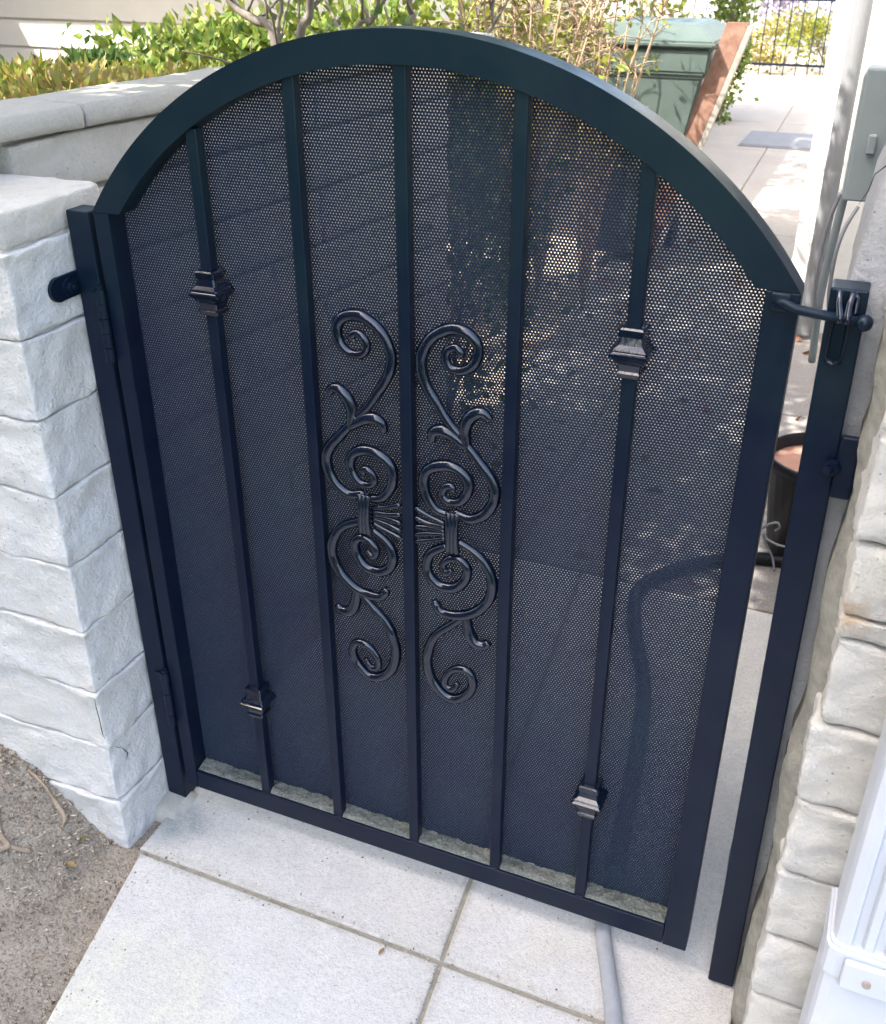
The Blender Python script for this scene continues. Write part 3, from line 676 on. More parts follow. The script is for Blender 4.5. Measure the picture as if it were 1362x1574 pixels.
# perforated sheet: a real hole lattice with thickness
def perforated():
    p = 0.0044; rh = p * math.sqrt(3) / 2; rout = p / math.sqrt(3); rin = 0.00120; T = 0.0014
    x = np.arange(-0.462, 0.454, p); z = np.arange(0.085, 1.352, rh)
    X, Z = np.meshgrid(x, z); X = X + (np.arange(len(z)) % 2)[:, None] * p / 2
    C = np.stack([X.ravel(), Z.ravel()], 1)
    ok = (C[:, 0] > -0.464) & (C[:, 0] < 0.456) & ((C[:, 1] < CZ + 0.3) | (np.hypot(C[:, 0], C[:, 1] - CZ) < RI + 0.012))
    C = C[ok]; N = len(C)
    ang = np.radians(30 + 60 * np.arange(6)); D = np.stack([np.cos(ang), np.sin(ang)], 1)
    O = C[:, None, :] + D[None] * rout; I = C[:, None, :] + D[None] * rin
    key = np.round(O.reshape(-1, 2) / 2e-5).astype(np.int64) // 4
    # merge shared hexagon corners
    key = np.round(O.reshape(-1, 2) / 4e-4).astype(np.int64); kk = key[:, 0] * 100000 + key[:, 1]
    u, first, inv = np.unique(kk, return_index=True, return_inverse=True)
    OV = O.reshape(-1, 2)[first]; no = len(OV); oi = inv.reshape(N, 6)
    fi = no + np.arange(N * 6).reshape(N, 6); bi = fi + N * 6
    V = np.zeros((no + 12 * N, 3)); yf = 0.030
    V[:no, 0] = OV[:, 0]; V[:no, 2] = OV[:, 1]; V[:no, 1] = yf
    V[no:no + 6 * N, 0] = I[..., 0].ravel(); V[no:no + 6 * N, 2] = I[..., 1].ravel(); V[no:no + 6 * N, 1] = yf
    V[no + 6 * N:, 0] = I[..., 0].ravel(); V[no + 6 * N:, 2] = I[..., 1].ravel(); V[no + 6 * N:, 1] = yf + T
    k1 = (np.arange(6) + 1) % 6
    F1 = np.stack([oi, oi[:, k1], fi[:, k1], fi], 2).reshape(-1, 4)
    F2 = np.stack([fi, fi[:, k1], bi[:, k1], bi], 2).reshape(-1, 4)
    F = np.concatenate([F1, F2]).astype(np.int32)
    me = bpy.data.meshes.new('perforated_sheet')
    me.vertices.add(len(V)); me.vertices.foreach_set('co', V.ravel())
    me.loops.add(F.size); me.loops.foreach_set('vertex_index', F.ravel())
    me.polygons.add(len(F)); me.polygons.foreach_set('loop_start', np.arange(0, F.size, 4, dtype=np.int32))
    me.update()
    return link('perforated_sheet', me, SHEET, gate)
perforated()

# hinges
for z0, z1 in ((0.918, 1.03), (0.206, 0.328)):
    bm = bmesh.new()
    box(bm, -0.508, -0.478, -0.0075, -0.0045, z0 + 0.01, z1 - 0.008, bev=0.001)
    h = obj('hinge', bm, METAL, gate)
    bm = bmesh.new(); zz = z0; n = 5; st = (z1 - z0) / n
    for i in range(n): cyl(bm, (-0.4825, -0.011, z0 + st * (i + 0.5)), (0, 0, 1), 0.0075 if i % 2 == 0 else 0.0068, st * 0.96, 14)
    cyl(bm, (-0.4825, -0.011, z1 + 0.002), (0, 0, 1), 0.0055, 0.006, 12)
    obj('hinge_barrel', bm, METAL, h)
# latch bar reaching over to the post
bm = bmesh.new()
box(bm, 0.449, 0.472, -0.0085, -0.0045, 1.117, 1.139, bev=0.003, seg=2)
tube(bm, [(0.455, -0.010, 1.131), (0.466, -0.016, 1.130), (0.478, -0.018, 1.126), (0.50, -0.019, 1.124), (0.546, -0.019, 1.1205)], [0.005, 0.0058, 0.0056, 0.0054, 0.0054], 10)
b = bmesh.new(); bmesh.ops.create_uvsphere(b, u_segments=14, v_segments=10, radius=0.0092); merge(bm, b, Matrix.Translation((0.550, -0.019, 1.120)))
obj('latch_bar', bm, METAL, gate, True)

# dust and leaf crumbs lying on the bottom rail
def dust_h(x, y): return 0.0952 + max(0, 0.005 + nz((x, y, 0), 60) * 0.0045 + nz((x, y, 3), 220) * 0.003) * min(1, max(0, (y - 0.0005) / 0.006))
tag(sheet('dust', -0.450, 0.441, 0.0012, 0.0305, 0, DUST, 420, 14, dust_h), 'green grey dust and crumbs caked along the bottom rail of the gate', 'dust', kind='stuff')

# ------------------------------------------------------------------ white downspout at the right
ds = empty('downspout', (0.71, -0.22, 0), 'white ribbed metal downspout with strap in front of the block pier', 'downspout')
def ribbed(z0, z1, x0, x1, y0, y1, ribs):
    q = [(x0, y1), (x0, y0 + 0.014), (x0 + 0.004, y0 + 0.004), (x0 + 0.014, y0)]
    wv = (x1 - x0 - 0.028) / ribs
    for i in range(ribs):
        a = x0 + 0.014 + wv * i
        if ribs > 1: q += [(a + wv * 0.25, y0), (a + wv * 0.38, y0 + 0.007), (a + wv * 0.75, y0 + 0.007), (a + wv * 0.88, y0)]
    q += [(x1 - 0.014, y0), (x1 - 0.004, y0 + 0.004), (x1, y0 + 0.014), (x1, y1)]
    bm = bmesh.new(); A = [bm.verts.new((x, y, z0)) for x, y in q]; B = [bm.verts.new((x, y, z1)) for x, y in q]
    for i in range(len(q)): bm.faces.new((A[i], A[(i + 1) % len(q)], B[(i + 1) % len(q)], B[i]))
    bm.faces.new(A[::-1]); bm.faces.new(B); return bm
obj('upper_pipe', ribbed(0.44, 2.6, 0.655, 0.755, -0.245, -0.165, 3), WHITE_MET, ds)
obj('lower_pipe', ribbed(-0.02, 0.452, 0.652, 0.758, -0.249, -0.161, 1), WHITE_MET, ds)
bm = ribbed(0.405, 0.447, 0.649, 0.761, -0.253, -0.158, 1); obj('strap', bm, WHITE_MET, ds)
bm = bmesh.new(); box(bm, 0.672, 0.73, -0.262, -0.2535, 0.398, 0.444, bev=0.003, seg=2); obj('strap_tab', bm, WHITE_MET, ds)
bm = bmesh.new(); cyl(bm, (0.700, -0.2635, 0.420), (0, -1, 0), 0.005, 0.004, 10); obj('screw', bm, CHIP, ds)

# ------------------------------------------------------------------ hose, pot, twigs, leaves
bm = bmesh.new()
hp = [(0.62, 1.34), (0.44, 1.33), (0.33, 1.28), (0.24, 1.20), (0.175, 1.11), (0.155, 1.02), (0.19, 0.87), (0.255, 0.68), (0.29, 0.49), (0.312, 0.30), (0.328, 0.16), (0.338, 0.035), (0.372, -0.06), (0.402, -0.14), (0.445, -0.30), (0.48, -0.6)]
tube(bm, spline([(x, y, 0.0135) for x, y in hp[10:]], 8), 0.0135, 12)
tag(obj('hose', bm, HOSE, None, True), 'pale grey hose lying on the concrete and passing under the gate', 'hose')
bm = bmesh.new(); tube(bm, spline([(x, y, 0.0175) for x, y in hp[:11]], 8), 0.0175, 12)
cyl(bm, (0.3275, 0.165, 0.0175), (0.1, -1, 0), 0.0205, 0.03, 14)
tag(obj('hose', bm, BLACK_PL, None, True), 'black garden hose curving over the concrete behind the gate', 'hose')
def lathe(bm, c, pr, n=28):
    rr = []
    for r, z in pr: rr.append([bm.verts.new((c[0] + r * math.cos(2 * math.pi * k / n), c[1] + r * math.sin(2 * math.pi * k / n), c[2] + z)) for k in range(n)])
    for a, b in zip(rr, rr[1:]):
        for k in range(n): bm.faces.new((a[k], a[(k + 1) % n], b[(k + 1) % n], b[k]))
    bm.faces.new(rr[0][::-1]); bm.faces.new(rr[-1])
pot = empty('plant_pot', (0.525, 1.46, 0), 'black plastic pot filled with pinkish clay standing behind the latch post', 'pot')
bm = bmesh.new(); lathe(bm, (0.525, 1.46, 0.001), [(0.105, 0), (0.135, 0.25), (0.143, 0.252), (0.145, 0.283), (0.138, 0.285), (0.133, 0.27), (0.131, 0.24)]); obj('pot_body', bm, BLACK_PL, pot, True)
bm = bmesh.new(); lathe(bm, (0.525, 1.46, 0.24), [(0.130, 0.0), (0.130, 0.012), (0.10, 0.016), (0.03, 0.018)]); obj('clay_fill', bm, TERRA, pot, True)
bm = bmesh.new()
tube(bm, spline([(0.415, 1.318, 0.115), (0.43, 1.30, 0.14), (0.448, 1.295, 0.150), (0.455, 1.30, 0.135), (0.446, 1.31, 0.118)], 5), 0.0035, 7)
tube(bm, spline([(0.50, 1.27, 0.10), (0.46, 1.285, 0.092), (0.43, 1.295, 0.098), (0.42, 1.30, 0.11), (0.424, 1.305, 0.085), (0.45, 1.31, 0.04), (0.462, 1.30, 0.0045)], 5), 0.0032, 7)
tag(obj('wire_hook', bm, WIRE, None, True), 'bent grey wire hook leaning on the black pot', 'wire')
bm = bmesh.new(); q = [(-0.83, -0.275), (-0.79, -0.235), (-0.757, -0.215), (-0.72, -0.235), (-0.69, -0.262), (-0.665, -0.265), (-0.64, -0.25)]
tube(bm, spline([(x, y, soil_h(x, y) + 0.004) for x, y in q], 5), [0.007] * 14 + [0.0055] * 10 + [0.004] * 7, 8)
q = [(-0.668, -0.265), (-0.69, -0.30), (-0.72, -0.33), (-0.76, -0.345)]
tube(bm, spline([(x, y, soil_h(x, y) + 0.004) for x, y in q], 5), [0.006] * 8 + [0.004] * 8, 8)
q = [(-0.715, -0.238), (-0.70, -0.27), (-0.705, -0.30)]
tube(bm, spline([(x, y, soil_h(x, y) + 0.004) for x, y in q], 5), [0.004] * 6 + [0.003] * 5, 6)
tag(obj('root', bm, ROOT, None, True), 'pale forked root lying on the dry soil at the left edge', 'root')
bm = bmesh.new(); q = [(-0.72, -0.148), (-0.69, -0.150), (-0.655, -0.158), (-0.635, -0.166), (-0.628, -0.185)]
tube(bm, spline([(x, y, soil_h(x, y) + 0.005) for x, y in q], 5), [0.003] * 9 + [0.005] * 8 + [0.002] * 4, 7)
tag(obj('root', bm, ROOT, None, True), 'short pale root hugging the foot of the white wall', 'root')
def fallen(x, y, z, rz, s, label, mt):
    bm = bmesh.new(); pts = [(-1, 0, 0.0), (-0.5, 0.33, 0.12), (0.1, 0.4, 0.18), (0.6, 0.25, 0.1), (1, 0, 0.16), (0.6, -0.22, 0.16), (0.1, -0.36, 0.2), (-0.5, -0.3, 0.14)]
    c, si = math.cos(rz), math.sin(rz)
    V = [bm.verts.new((x + (a * c - b * si) * s, y + (a * si + b * c) * s, z + d * s)) for a, b, d in pts]
    m0 = bm.verts.new((x, y, z + 0.03 * s))
    for i in range(8): bm.faces.new((V[i], V[(i + 1) % 8], m0))
    tag(obj('dry_leaf', bm, mt), label, 'leaf', 'fallen dry leaves')
fallen(-0.586, -0.222, soil_h(-0.586, -0.222) + 0.003, 0.1, 0.017, 'brown curled leaf lying on the dry soil near the slab edge', L_DRY)
fallen(-0.598, -0.17, soil_h(-0.598, -0.17) + 0.003, 1.0, 0.012, 'small yellow leaf at the foot of the white wall corner', L_YELLOW)
fallen(0.012, -0.160, 0.002, 1.4, 0.0085, 'tiny tan leaf on the concrete beside the cross joint', L_DRY)
for k, (x, y, rz, s) in enumerate([(-0.2, 1.3, .4, .02), (.12, 1.7, 1.2, .022), (-.05, 2.3, 2.2, .02), (-.35, 2.0, .2, .024), (.05, 3.1, 1.9, .022)]):
    fallen(x, y, 0.002, rz, s, ['leaf fallen on the path nearest behind the gate', 'leaf fallen on the path behind the gate, right of the others', 'leaf fallen in the middle of the path', 'leaf fallen at the planter side of the path', 'leaf fallen farthest along the path'][k], L_DRY)

r = np.random.default_rng(8); n = 420
n = 190; px_ = r.uniform(-1.3, .42, n); py_ = r.uniform(.9, 5.2, n); keep = np.abs(np.sin(px_ * 7 + 1.3 * np.cos(py_ * 3))) > .45
px_, py_ = px_[keep], py_[keep]; a_ = r.uniform(0, 6.28, len(px_))
tag(leaf_mesh('leaf_litter', np.stack([px_, py_, np.full(len(px_), .006)], 1), np.stack([np.cos(a_), np.sin(a_), r.uniform(0, .25, len(px_))], 1), r.uniform(.03, .065, len(px_)), L_LITTER, None, .6, .1, 5), 'reddish brown dead leaves scattered over the path behind the gate', 'leaf litter')
# ------------------------------------------------------------------ buildings
hs = empty('white_house', (1.5, 6, 0), 'white stuccoed house along the right side of the path', 'house')
bm = bmesh.new(); box(bm, 0.236, 4.0, 3.3, 13.0, -0.06, 3.0); obj('wall', bm, WHITE_WALL, hs)
bm = bmesh.new(); box(bm, 0.555, 4.0, 0.47, 3.298, -0.06, 3.0); obj('wall', bm, WHITE_WALL, hs)
dp = empty('drain_pipe', (0.337, 3.2, 0), 'pale grey round drain pipe against the white house wall', 'pipe')
bm = bmesh.new(); cyl(bm, (0.337, 3.215, 1.545), (0, 0, 1), 0.033, 2.91, 20); obj('pipe', bm, GREY_PIPE, dp, False)
bm = bmesh.new(); cyl(bm, (0.337, 3.215, 0.055), (0, 0, 1), 0.037, 0.07, 20); cyl(bm, (0.337, 3.215, 0.012), (0, 0, 1), 0.031, 0.024, 20); obj('coupling', bm, GREY_PIPE, dp)
eb = empty('utility_box', (0.52, 0.55, 1.1), 'grey green utility box with conduit behind the rough stucco pier', 'utility box')
boxobj('box_body', GREY_BOX, eb, 0.484, 0.553, 0.50, 0.60, 1.135, 1.312, bev=0.006, seg=2)
boxobj('box_cover', GREY_BOX, eb, 0.488, 0.5525, 0.493, 0.4995, 1.137, 1.318, bev=0.003, seg=2)
bm = bmesh.new(); tube(bm, [(0.528, 0.56, 1.305), (0.528, 0.56, 1.36), (0.53, 0.56, 2.6)], 0.011, 12); obj('conduit', bm, GREY_PIPE, eb, True)
bm = bmesh.new(); box(bm, 0.508, 0.55, 0.542, 0.552, 1.362, 1.385, bev=0.002); obj('clamp', bm, GREY_BOX, eb)
boxobj('latch', GREY_BOX, eb, 0.506, 0.518, 0.484, 0.4935, 1.205, 1.232, bev=0.002)
bm = bmesh.new(); tube(bm, spline([(0.487, 0.55, 1.14), (0.482, 0.56, 1.06), (0.478, 0.58, 0.96), (0.482, 0.62, 0.84)], 5), 0.0065, 10)
tag(obj('conduit', bm, GREY_BOX, None, True), 'dark grey conduit dropping from the utility box', 'conduit')
bm = bmesh.new(); tube(bm, spline([(0.481, 0.53, 1.14), (0.470, 0.54, 1.08), (0.468, 0.55, 1.0), (0.476, 0.57, 0.93)], 5), 0.003, 8)
tag(obj('cable', bm, CABLE, None, True), 'thin cable hanging left of the conduit below the utility box', 'cable')
bm = bmesh.new(); tube(bm, spline([(0.512, 0.40, 1.150), (0.500, 0.385, 1.12), (0.495, 0.38, 1.08), (0.497, 0.39, 1.02), (0.505, 0.40, 0.98)], 5), 0.0028, 8)
tag(obj('cable', bm, CABLE, None, True), 'thin curved cable hanging along the stucco pier', 'cable')

sh = empty('siding_house', (-3.5, 4.2, 0), 'beige lap sided house behind the planter', 'house')
for k in range(18):
    z = 0.15 * k; bm = bmesh.new()
    q = [(4.0 - 0.017, z - 0.004), (4.0 - 0.004, z + 0.15), (4.02, z + 0.15), (4.02, z - 0.004)]
    A = [bm.verts.new((-7.0, y, zz)) for y, zz in q]; B = [bm.verts.new((-2.02, y, zz)) for y, zz in q]
    for i in range(4): bm.faces.new((A[i], A[(i + 1) % 4], B[(i + 1) % 4], B[i]))
    bm.faces.new(A[::-1]); bm.faces.new(B); obj('siding_board', bm, SIDING, sh)
boxobj('wall', SIDING, sh, -7.0, -2.02, 4.03, 8.0, -0.06, 2.7)
boxobj('corner_board', SIDING, sh, -2.04, -1.97, 3.965, 4.06, -0.06, 2.7)
boxobj('roof', ROOFM, sh, -7.3, -1.8, 3.05, 8.4, 2.58, 2.70)
boxobj('shade_wing_wall', SIDING, sh, -9.5, -5.75, 0.8, 3.96, -0.06, 2.5)  # unseen wing added so its eave shadow bounds the sun patch on the siding
boxobj('shade_wing_roof', ROOFM, sh, -9.8, -5.27, 0.5, 3.09, 2.50, 2.60)

# unseen house added behind the camera, shaped so its shade covers the gate
nh = empty('shade_house', (-5, -6, 0), 'unseen two storey dark brown house added behind the camera to shade the gate', 'house')
boxobj('wall', DARKSIDE, nh, -9.0, -1.5, -9.5, -2.6, -0.06, 5.4)
boxobj('roof', ROOFM, nh, -9.3, -1.3, -9.8, -2.45, 5.4, 5.9)
boxobj('shade_dormer', DARKSIDE, nh, -3.2, -1.5, -6.0, -2.6, 5.9, 6.5)  # raised block added to keep the sun off the utility box
boxobj('shade_dormer_roof', ROOFM, nh, -3.4, -1.3, -6.2, -2.45, 6.5, 6.85)
for wx in (-7.5, -5.2, -2.9):
    for wz in (1.0, 3.6):
        f_ = boxobj('window', WHITE_MET, nh, wx - 0.55, wx + 0.55, -2.6, -2.54, wz - 0.05, wz + 1.15)
        boxobj('pane', BLACK_PL, f_, wx - 0.48, wx + 0.48, -2.565, -2.535, wz + 0.02, wz + 1.08)

# ------------------------------------------------------------------ bins, boards, grate, far fence
def bin_(name, cx, cy, label, mt, lean=0.0, top=(0.29, 0.30), bot=(0.20, 0.22), H=0.98):
    e = empty(name, (cx, cy, 0), label, 'bin')
    def T(p):
        q = Vector(p); q.x += q.z * lean; return q + Vector((cx, cy, 0))
    def frust(lst):
        bm = bmesh.new(); rr = []
        for z, a, b in lst: rr.append([bm.verts.new(T((sx * a, sy * b, z))) for sx, sy in ((-1, -1), (1, -1), (1, 1), (-1, 1))])
        for a, b in zip(rr, rr[1:]):
            for k in range(4): bm.faces.new((a[k], a[(k + 1) % 4], b[(k + 1) % 4], b[k]))
        bm.faces.new(rr[0][::-1]); bm.faces.new(rr[-1])
        bmesh.ops.bevel(bm, geom=bm.edges[:], offset=0.008, segments=2, affect='EDGES'); return bm
    obj('bin_body', frust([(0.04, *bot), (H * 0.88, top[0] - 0.02, top[1] - 0.02), (H * 0.9, top[0], top[1]), (H, top[0], top[1])]), mt, e)
    obj('lid', frust([(H + 0.004, top[0] + 0.015, top[1] + 0.02), (H + 0.03, top[0] + 0.015, top[1] + 0.02), (H + 0.06, top[0] - 0.03, top[1] - 0.03), (H + 0.095, top[0] - 0.09, top[1] - 0.08)]), mt, e)
    for s in (-1, 1):
        bm = bmesh.new(); p = T((s * 0.20, 0.2, 0.09)); cyl(bm, p, (1, 0, 0), 0.09, 0.045, 18); obj('wheel', bm, BLACK_PL, e)
    bm = bmesh.new(); tube(bm, [T((-0.2, 0.32, H - 0.03)), T((-0.2, 0.38, H)), T((0.2, 0.38, H)), T((0.2, 0.32, H - 0.03))], 0.014, 8); obj('handle', bm, mt, e)
    return e
bin_('wheelie_bin', -0.70, 4.25, 'faded green wheelie bin at the left edge of the path', GREEN_BIN, 0.09, (0.30, 0.30), (0.19, 0.22), 1.02)
wb = empty('wooden_board', (-0.50, 4.02, 0), 'reddish wooden board leaning beside the green bin', 'board')
def lean_board(name, x0, x1, y, th, H, lean, mt, par):
    bm = bmesh.new(); q = []
    for z in (0.0, H):
        for yy in (y, y + th):
            for x in (x0, x1): q.append(bm.verts.new((x + z * lean, yy + z * 0.03, z)))
    for f in ((0, 1, 5, 4), (2, 3, 7, 6), (0, 2, 6, 4), (1, 3, 7, 5), (0, 1, 3, 2), (4, 5, 7, 6)): bm.faces.new([q[i] for i in f])
    return obj(name, bm, mt, par)
lean_board('plank', -0.60, -0.505, 3.98, 0.03, 1.13, 0.30, BOARD, wb)
lean_board('edge_strip', -0.503, -0.478, 3.975, 0.05, 1.12, 0.30, BOARD_G, wb)
gr = empty('floor_grate', (-0.33, 8.0, 0), 'blue grey slatted grate set in the far path', 'grate')
GRM = mat_simple('blue_grey_metal', (0.17, 0.18, 0.205), (0.21, 0.22, 0.24), 20, 0.6, 0.4, 0.1)
boxobj('grate_frame', GRM, gr, -0.62, -0.05, 7.62, 8.34, 0.001, 0.010)
for k in range(18): boxobj('slat', GRM, gr, -0.61, -0.06, 7.64 + 0.038 * k, 7.662 + 0.038 * k, 0.0095, 0.018)
fe = empty('iron_fence', (-0.5, 12.45, 0), 'dark iron picket fence across the far end of the path', 'fence')
for z in (0.11, 0.80): boxobj('rail', METAL, fe, -2.2, 0.235, 12.43, 12.46, z, z + 0.028)
for k in range(17): boxobj('picket', METAL, fe, -2.12 + 0.139 * k, -2.108 + 0.139 * k, 12.439, 12.451, 0.0, 0.92)

# ------------------------------------------------------------------ planting
planter = sheet('planter_soil', -6.5, -0.74, 0.08, 1.50, 0, SOIL, 60, 40, lambda x, y: 1.03 + nz((x, y, 0), 4) * 0.02 - 0.30 * max(0, (y - 1.3) / 2.6))
# keep the soil behind the planter wall
for v in planter.data.vertices:
    lim = porig.x + 0.10 * (v.co.y - porig.y) - 0.12
    if v.co.x > lim: v.co.x = lim
tag(planter, kind='structure')
def stems_mesh(parent, base, tops, r0, mt, name='stem'):
    bm = bmesh.new()
    for t in tops:
        b = Vector(base); t = Vector(t); mid = (b + t) / 2 + Vector((rnd.uniform(-.03, .03), rnd.uniform(-.03, .03), 0))
        P = spline([b, mid, t], 5); tube(bm, P, [r0 * (1 - 0.75 * i / (len(P) - 1)) for i in range(len(P))], 5)
    return obj(name, bm, mt, parent, True)
def soil_z(x, y): return 1.03 - 0.30 * max(0, (y - 1.3) / 2.6)
# low orange tipped plants behind the cap
rp_ = np.random.default_rng(3)
spots = []
tries = 0
while len(spots) < 46 and tries < 5000:
    tries += 1
    y = rp_.uniform(0.42, 1.42); x = porig.x + 0.1 * y - 0.24 - rp_.uniform(0, 1.0) * (0.55 + 0.4 * y)
    if all((x - a) ** 2 + (y - b) ** 2 > 0.17 ** 2 for a, b in spots): spots.append((x, y))
spots.sort(key=lambda s: (round(s[1] * 2), s[0]))
for k, (x, y) in enumerate(spots):
    z = soil_z(x, y); e = empty('low_plant', (x, y, z), 'low plant with upright orange tipped leaves behind the planter cap' if k % 3 else 'low plant with upright yellow green leaves and no orange tips behind the planter cap', 'plant', 'low plants along the planter wall')
    r = np.random.default_rng(100 + k); n = 260
    H = max(0.07, (1.315 - 0.125 * y - z) * (0.7 + 0.3 * r.random()))
    a = r.uniform(0, 6.28, n); rr = 0.11 * np.sqrt(r.random(n)); h = H * r.random(n) ** 0.6
    c = np.stack([x + rr * np.cos(a), y + rr * np.sin(a), z + h], 1); d = np.stack([np.cos(a) * 0.6, np.sin(a) * 0.6, np.full(n, 1.0)], 1) + r.normal(size=(n, 3)) * 0.35
    top = h > H * 0.62
    leaf_mesh('leaf_tuft', c[~top], d[~top], r.uniform(0.022, 0.045, (~top).sum()), L_YELLOW, e, 0.4, 0.2, k)
    leaf_mesh('leaf_tip', c[top], d[top], r.uniform(0.022, 0.042, top.sum()), L_ORANGE if k % 3 else L_YELLOW, e, 0.38, 0.2, k)
    stems_mesh(e, (x, y, z), [(x + 0.06 * math.cos(t), y + 0.06 * math.sin(t), z + H * 0.8) for t in (0, 1.3, 2.6, 3.9, 5.2)], 0.004, TWIG)
def shrub(name, x, y, z, rad, n, size, mt, label, group, seed, cl=16, asp=0.5):
    e = empty(name, (x, y, z), label, 'shrub', group); r = np.random.default_rng(seed)
    c, d, s = clump(r, n, (x, y, z + rad[2] * 1.05), rad, size, cl)
    if z > 0.3:      # stands on the ground beyond the planter: give it its lower growth too
        e.location.z = 0; zl = z / 2
        c2, d2, s2 = clump(r, n, (x, y, zl + 0.1), (rad[0], rad[1], zl), size, cl)
        c = np.concatenate([c, c2]); d = np.concatenate([d, d2]); s = np.concatenate([s, s2])
    leaf_mesh('foliage', c, d, s, mt, e, asp, 0.22, seed)
    stems_mesh(e, (x, y, 0.0 if z > 0.3 else z), [tuple(Vector((x, y, z + rad[2])) + Vector((rad[0] * math.cos(t) * .7, rad[1] * math.sin(t) * .7, rad[2] * rnd.uniform(.2, .8)))) for t in np.arange(0, 6.2, 0.9)], 0.009, BARK)
    return e
GS = 'leafy shrubs between the planter and the sided house'
shrub('leafy_shrub', -1.98, 2.35, .84, (.40, .34, .17), 1500, .06, L_GREEN, 'bright green leafy shrub below the beige siding, left of the tree', GS, 1)
shrub('leafy_shrub', -1.60, 2.75, .80, (.45, .36, .21), 1600, .062, L_GREEN, 'bright green leafy shrub directly behind the bare tree stems', GS, 2)
shrub('leafy_shrub', -2.40, 2.25, .86, (.13, .14, .15), 260, .075, L_DARK, 'small dark green shrub in front of the sunlit siding patch', GS, 3, 7)
shrub('leafy_shrub', -2.18, 2.05, .88, (.20, .18, .09), 420, .06, L_DARK, 'low dark green shrub with gaps showing the siding', GS, 4, 8)
shrub('leafy_shrub', -2.05, 3.0, .76, (.45, .32, .22), 1500, .07, L_YELLOW, 'yellow green shrub against the sided house wall', GS, 5)
shrub('leafy_shrub', -1.15, 3.15, .70, (.4, .3, .26), 1200, .055, L_YELLOW, 'yellow green shrub beside the corner of the sided house', GS, 6)
shrub('leafy_shrub', -1.0, 2.55, .75, (.3, .25, .23), 600, .05, L_OLIVE, 'thin olive shrub right of the tree stems', GS, 7, 9)
shrub('leafy_shrub', -.70, 1.80, 0, (.27, .30, .56), 2300, .05, L_DARK, 'dark green shrub filling the end of the planter behind the gate', GS, 8, 26)
# twiggy half bare shrubs between planter and bin
for k, (x, y, z, lab) in enumerate([(-0.80, 2.75, 0.0, 'twiggy half bare shrub at the end of the planter wall'), (-0.62, 3.2, 0.0, 'twiggy half bare shrub in front of the green bin'), (-1.05, 3.7, 0.0, 'twiggy half bare shrub left of the green bin'), (-0.88, 3.35, 0.0, 'twiggy half bare shrub between its two neighbours')]):
    e = empty('twiggy_shrub', (x, y, z), lab, 'shrub', 'half bare shrubs by the bin'); r = np.random.default_rng(60 + k)
    bm = bmesh.new(); C = []; Dn = []
    for i in range(20):
        a = r.uniform(0, 6.28); rr = r.uniform(.05, .3); h = r.uniform(.95, 1.4)
        P = spline([(x, y, z), (x + rr * .35 * math.cos(a), y + rr * .35 * math.sin(a), h * .5), (x + rr * math.cos(a), y + rr * math.sin(a), h), (x + rr * 1.25 * math.cos(a + .4), y + rr * 1.25 * math.sin(a + .4), h * 1.08)], 4)
        tube(bm, P, [.0065 - .0045 * j / (len(P) - 1) for j in range(len(P))], 5)
        for q in P[4:]:
            for _ in range(2):
                t = Vector((r.normal(), r.normal(), abs(r.normal()) * .7)).normalized() * r.uniform(.05, .14)
                tube(bm, [q, q + t * .6 + Vector((0, 0, .01)), q + t], [.0028, .002, .0012], 4)
                for f in (.4, .8, 1.0): C.append(q + t * f); Dn.append(t)
    obj('branches', bm, TWIG, e, True)
    C = np.array(C); Dn = np.array(Dn); keep = r.random(len(C)) < .55
    C = C[keep]; Dn = Dn[keep]
    leaf_mesh('foliage', C, Dn + r.normal(size=C.shape) * .05, r.uniform(.02, .045, len(C)), L_YELLOW if k % 2 else L_OLIVE, e, .45, .2, k)
# multi stem tree in the planter
tr = empty('multi_stem_tree', (-1.36, 2.0, 0), 'grey barked multi stemmed tree rising behind the planter, crown overhead', 'tree')
bm = bmesh.new(); ends = []
limbs = [[(-1.36, 2.0, 0.0), (-1.36, 2.0, 0.8), (-1.385, 2.0, 1.18), (-1.46, 2.0, 1.235), (-1.55, 2.0, 1.30), (-1.66, 1.9, 1.6), (-1.6, 1.6, 2.2)],
 [(-1.36, 2.0, 0.0), (-1.36, 2.0, 0.8), (-1.375, 2.0, 1.18), (-1.35, 2.0, 1.32), (-1.3, 1.85, 1.8), (-1.3, 1.5, 2.4)],
 [(-1.34, 2.0, 0.0), (-1.34, 2.0, 0.8), (-1.29, 2.0, 1.19), (-1.245, 2.0, 1.30), (-1.15, 1.8, 1.8), (-1.0, 1.5, 2.5)],
 [(-1.30, 2.05, 0.0), (-1.30, 2.05, 0.8), (-1.12, 2.05, 1.20), (-1.055, 2.05, 1.24), (-1.00, 2.0, 1.35), (-0.85, 1.8, 1.9), (-0.7, 1.6, 2.4)],
 [(-1.28, 2.1, 0.0), (-1.28, 2.1, 0.8), (-0.96, 2.1, 1.21), (-0.95, 2.1, 1.30), (-0.9, 2.0, 1.7), (-0.6, 1.9, 2.2)],
 [(-1.30, 2.05, 0.0), (-1.30, 2.05, 0.8), (-0.80, 2.3, 1.16), (-0.74, 2.3, 1.30), (-0.6, 2.2, 1.8), (-0.5, 2.1, 2.3)]]
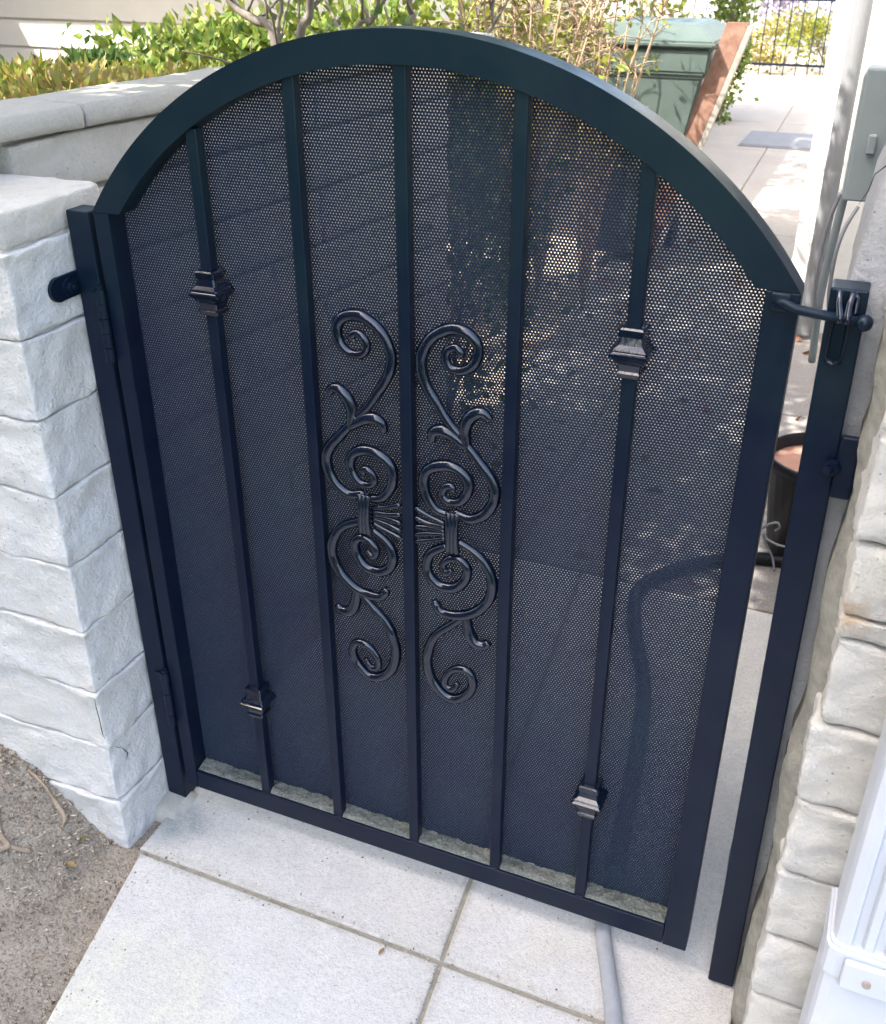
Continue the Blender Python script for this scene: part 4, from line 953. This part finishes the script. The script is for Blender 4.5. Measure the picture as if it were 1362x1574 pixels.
for k, l in enumerate(limbs):
    P = spline(l, 6); r0 = [.021, .010, .019, .011, .012, .008][k]; n = len(P)
    tube(bm, P, [r0 * (1 - .5 * i / (n - 1)) for i in range(n)], 8); ends.append(P[-1])
    for j in range(8, n, 3):
        t = Vector((rnd.uniform(-1, 1), rnd.uniform(-1, 1), rnd.uniform(.2, 1))).normalized() * rnd.uniform(.25, .5)
        tube(bm, spline([P[j], P[j] + t * .5 + Vector((0, 0, .04)), P[j] + t], 3), [.005, .0045, .004, .0035, .003, .0025, .002], 5)
obj('trunk', bm, BARK, tr, True)
r = np.random.default_rng(77); C = []; D = []; S = []
for cc, rad, n in (((-1.05, .0, 2.45), (.8, .65, .38), 2300), ((-1.15, .75, 2.5), (.85, .8, .5), 3600), ((-0.75, 1.35, 2.55), (.7, .6, .45), 2600), ((-1.6, 1.5, 2.3), (.5, .5, .4), 600), ((-.5, 1.9, 2.4), (.5, .5, .4), 1100)):
    a, b, c = clump(r, n, cc, rad, .09, 18); keep = a[:, 2] > 1.72; C.append(a[keep]); D.append(b[keep]); S.append(c[keep])
leaf_mesh('crown', np.concatenate(C), np.concatenate(D), np.concatenate(S), L_GREEN, tr, .5, .22, 9)
# vine column and greenery along the far path
e = empty('vine', (-0.98, 8.8, 0), 'green vine climbing a post at the left of the far path', 'vine'); r = np.random.default_rng(21)
c, d, s = clump(r, 2200, (-0.98, 8.8, .72), (.17, .2, .75), .06, 30); leaf_mesh('foliage', c, d, s, L_GREEN, e, .6, .2, 4)
bm = bmesh.new(); tube(bm, [(-.98, 8.8, 0), (-.97, 8.8, .8), (-.99, 8.8, 1.6)], [.03, .025, .02], 8); obj('stem', bm, BARK, e)
tr2 = empty('garden_tree', (-1.9, 5.4, 0), 'tree behind the siding house corner whose crown dapples the far path', 'tree')
bm = bmesh.new()
for top in ((-2.3, 6.2, 2.8), (-1.95, 4.5, 2.8), (-1.9, 5.3, 3.0), (-2.4, 7.2, 2.8)):
    tube(bm, spline([(-1.9, 5.4, 0), (-1.92, 5.42, 1.1), ((-1.9 + top[0]) / 2, (5.4 + top[1]) / 2, 2.0), top], 5), [.05 - .0022 * i for i in range(16)], 8)
obj('trunk', bm, BARK, tr2, True)
r = np.random.default_rng(55); C = []; D = []; S = []
for cc, rad, n in (((-2.2, 6.3, 2.9), (.55, .6, .35), 1000), ((-1.95, 4.5, 2.9), (.5, .5, .3), 800), ((-1.75, 5.3, 3.0), (.35, .4, .3), 350), ((-2.5, 7.6, 2.9), (.6, .7, .4), 1100), ((-1.75, 3.5, 2.9), (.4, .35, .25), 350)):
    a, b, c = clump(r, n, cc, rad, .11, 12); C.append(a); D.append(b); S.append(c)
leaf_mesh('crown', np.concatenate(C), np.concatenate(D), np.concatenate(S), L_GREEN, tr2, .55, .22, 12)
GF = 'shrubs beyond the iron fence'
shrub('flowering_shrub', -1.0, 13.4, 0, (.5, .45, .27), 1300, .07, L_ORANGE, 'yellow orange shrub behind the left end of the iron fence', GF, 31)
shrub('flowering_shrub', -.45, 13.3, 0, (.5, .45, .30), 1300, .07, L_YELLOW, 'yellow shrub behind the middle of the iron fence', GF, 32)
shrub('flowering_shrub', .05, 13.6, 0, (.45, .4, .33), 1100, .07, L_YELLOW, 'pale green shrub behind the right end of the iron fence', GF, 33)
shrub('blossom_shrub', -.9, 16.5, 0, (.9, .7, .5), 1600, .1, L_MAUVE, 'hazy mauve shrub far beyond the iron fence', GF, 34)
GB = 'shrubs along the left side of the far path'
shrub('olive_shrub', -1.45, 5.2, 0, (.5, .5, .42), 1300, .06, L_OLIVE, 'olive shrub behind the green bin', GB, 41)
shrub('olive_shrub', -1.55, 6.5, 0, (.55, .6, .55), 1500, .07, L_OLIVE, 'tall olive shrub further along the path edge', GB, 42)
shrub('olive_shrub', -1.3, 7.9, 0, (.4, .5, .45), 1200, .06, L_GREEN, 'green shrub just before the vine', GB, 43)
shrub('olive_shrub', -2.3, 9.0, 0, (.8, .8, .6), 1500, .08, L_YELLOW, 'yellow green shrub far behind the house corner', GB, 44)
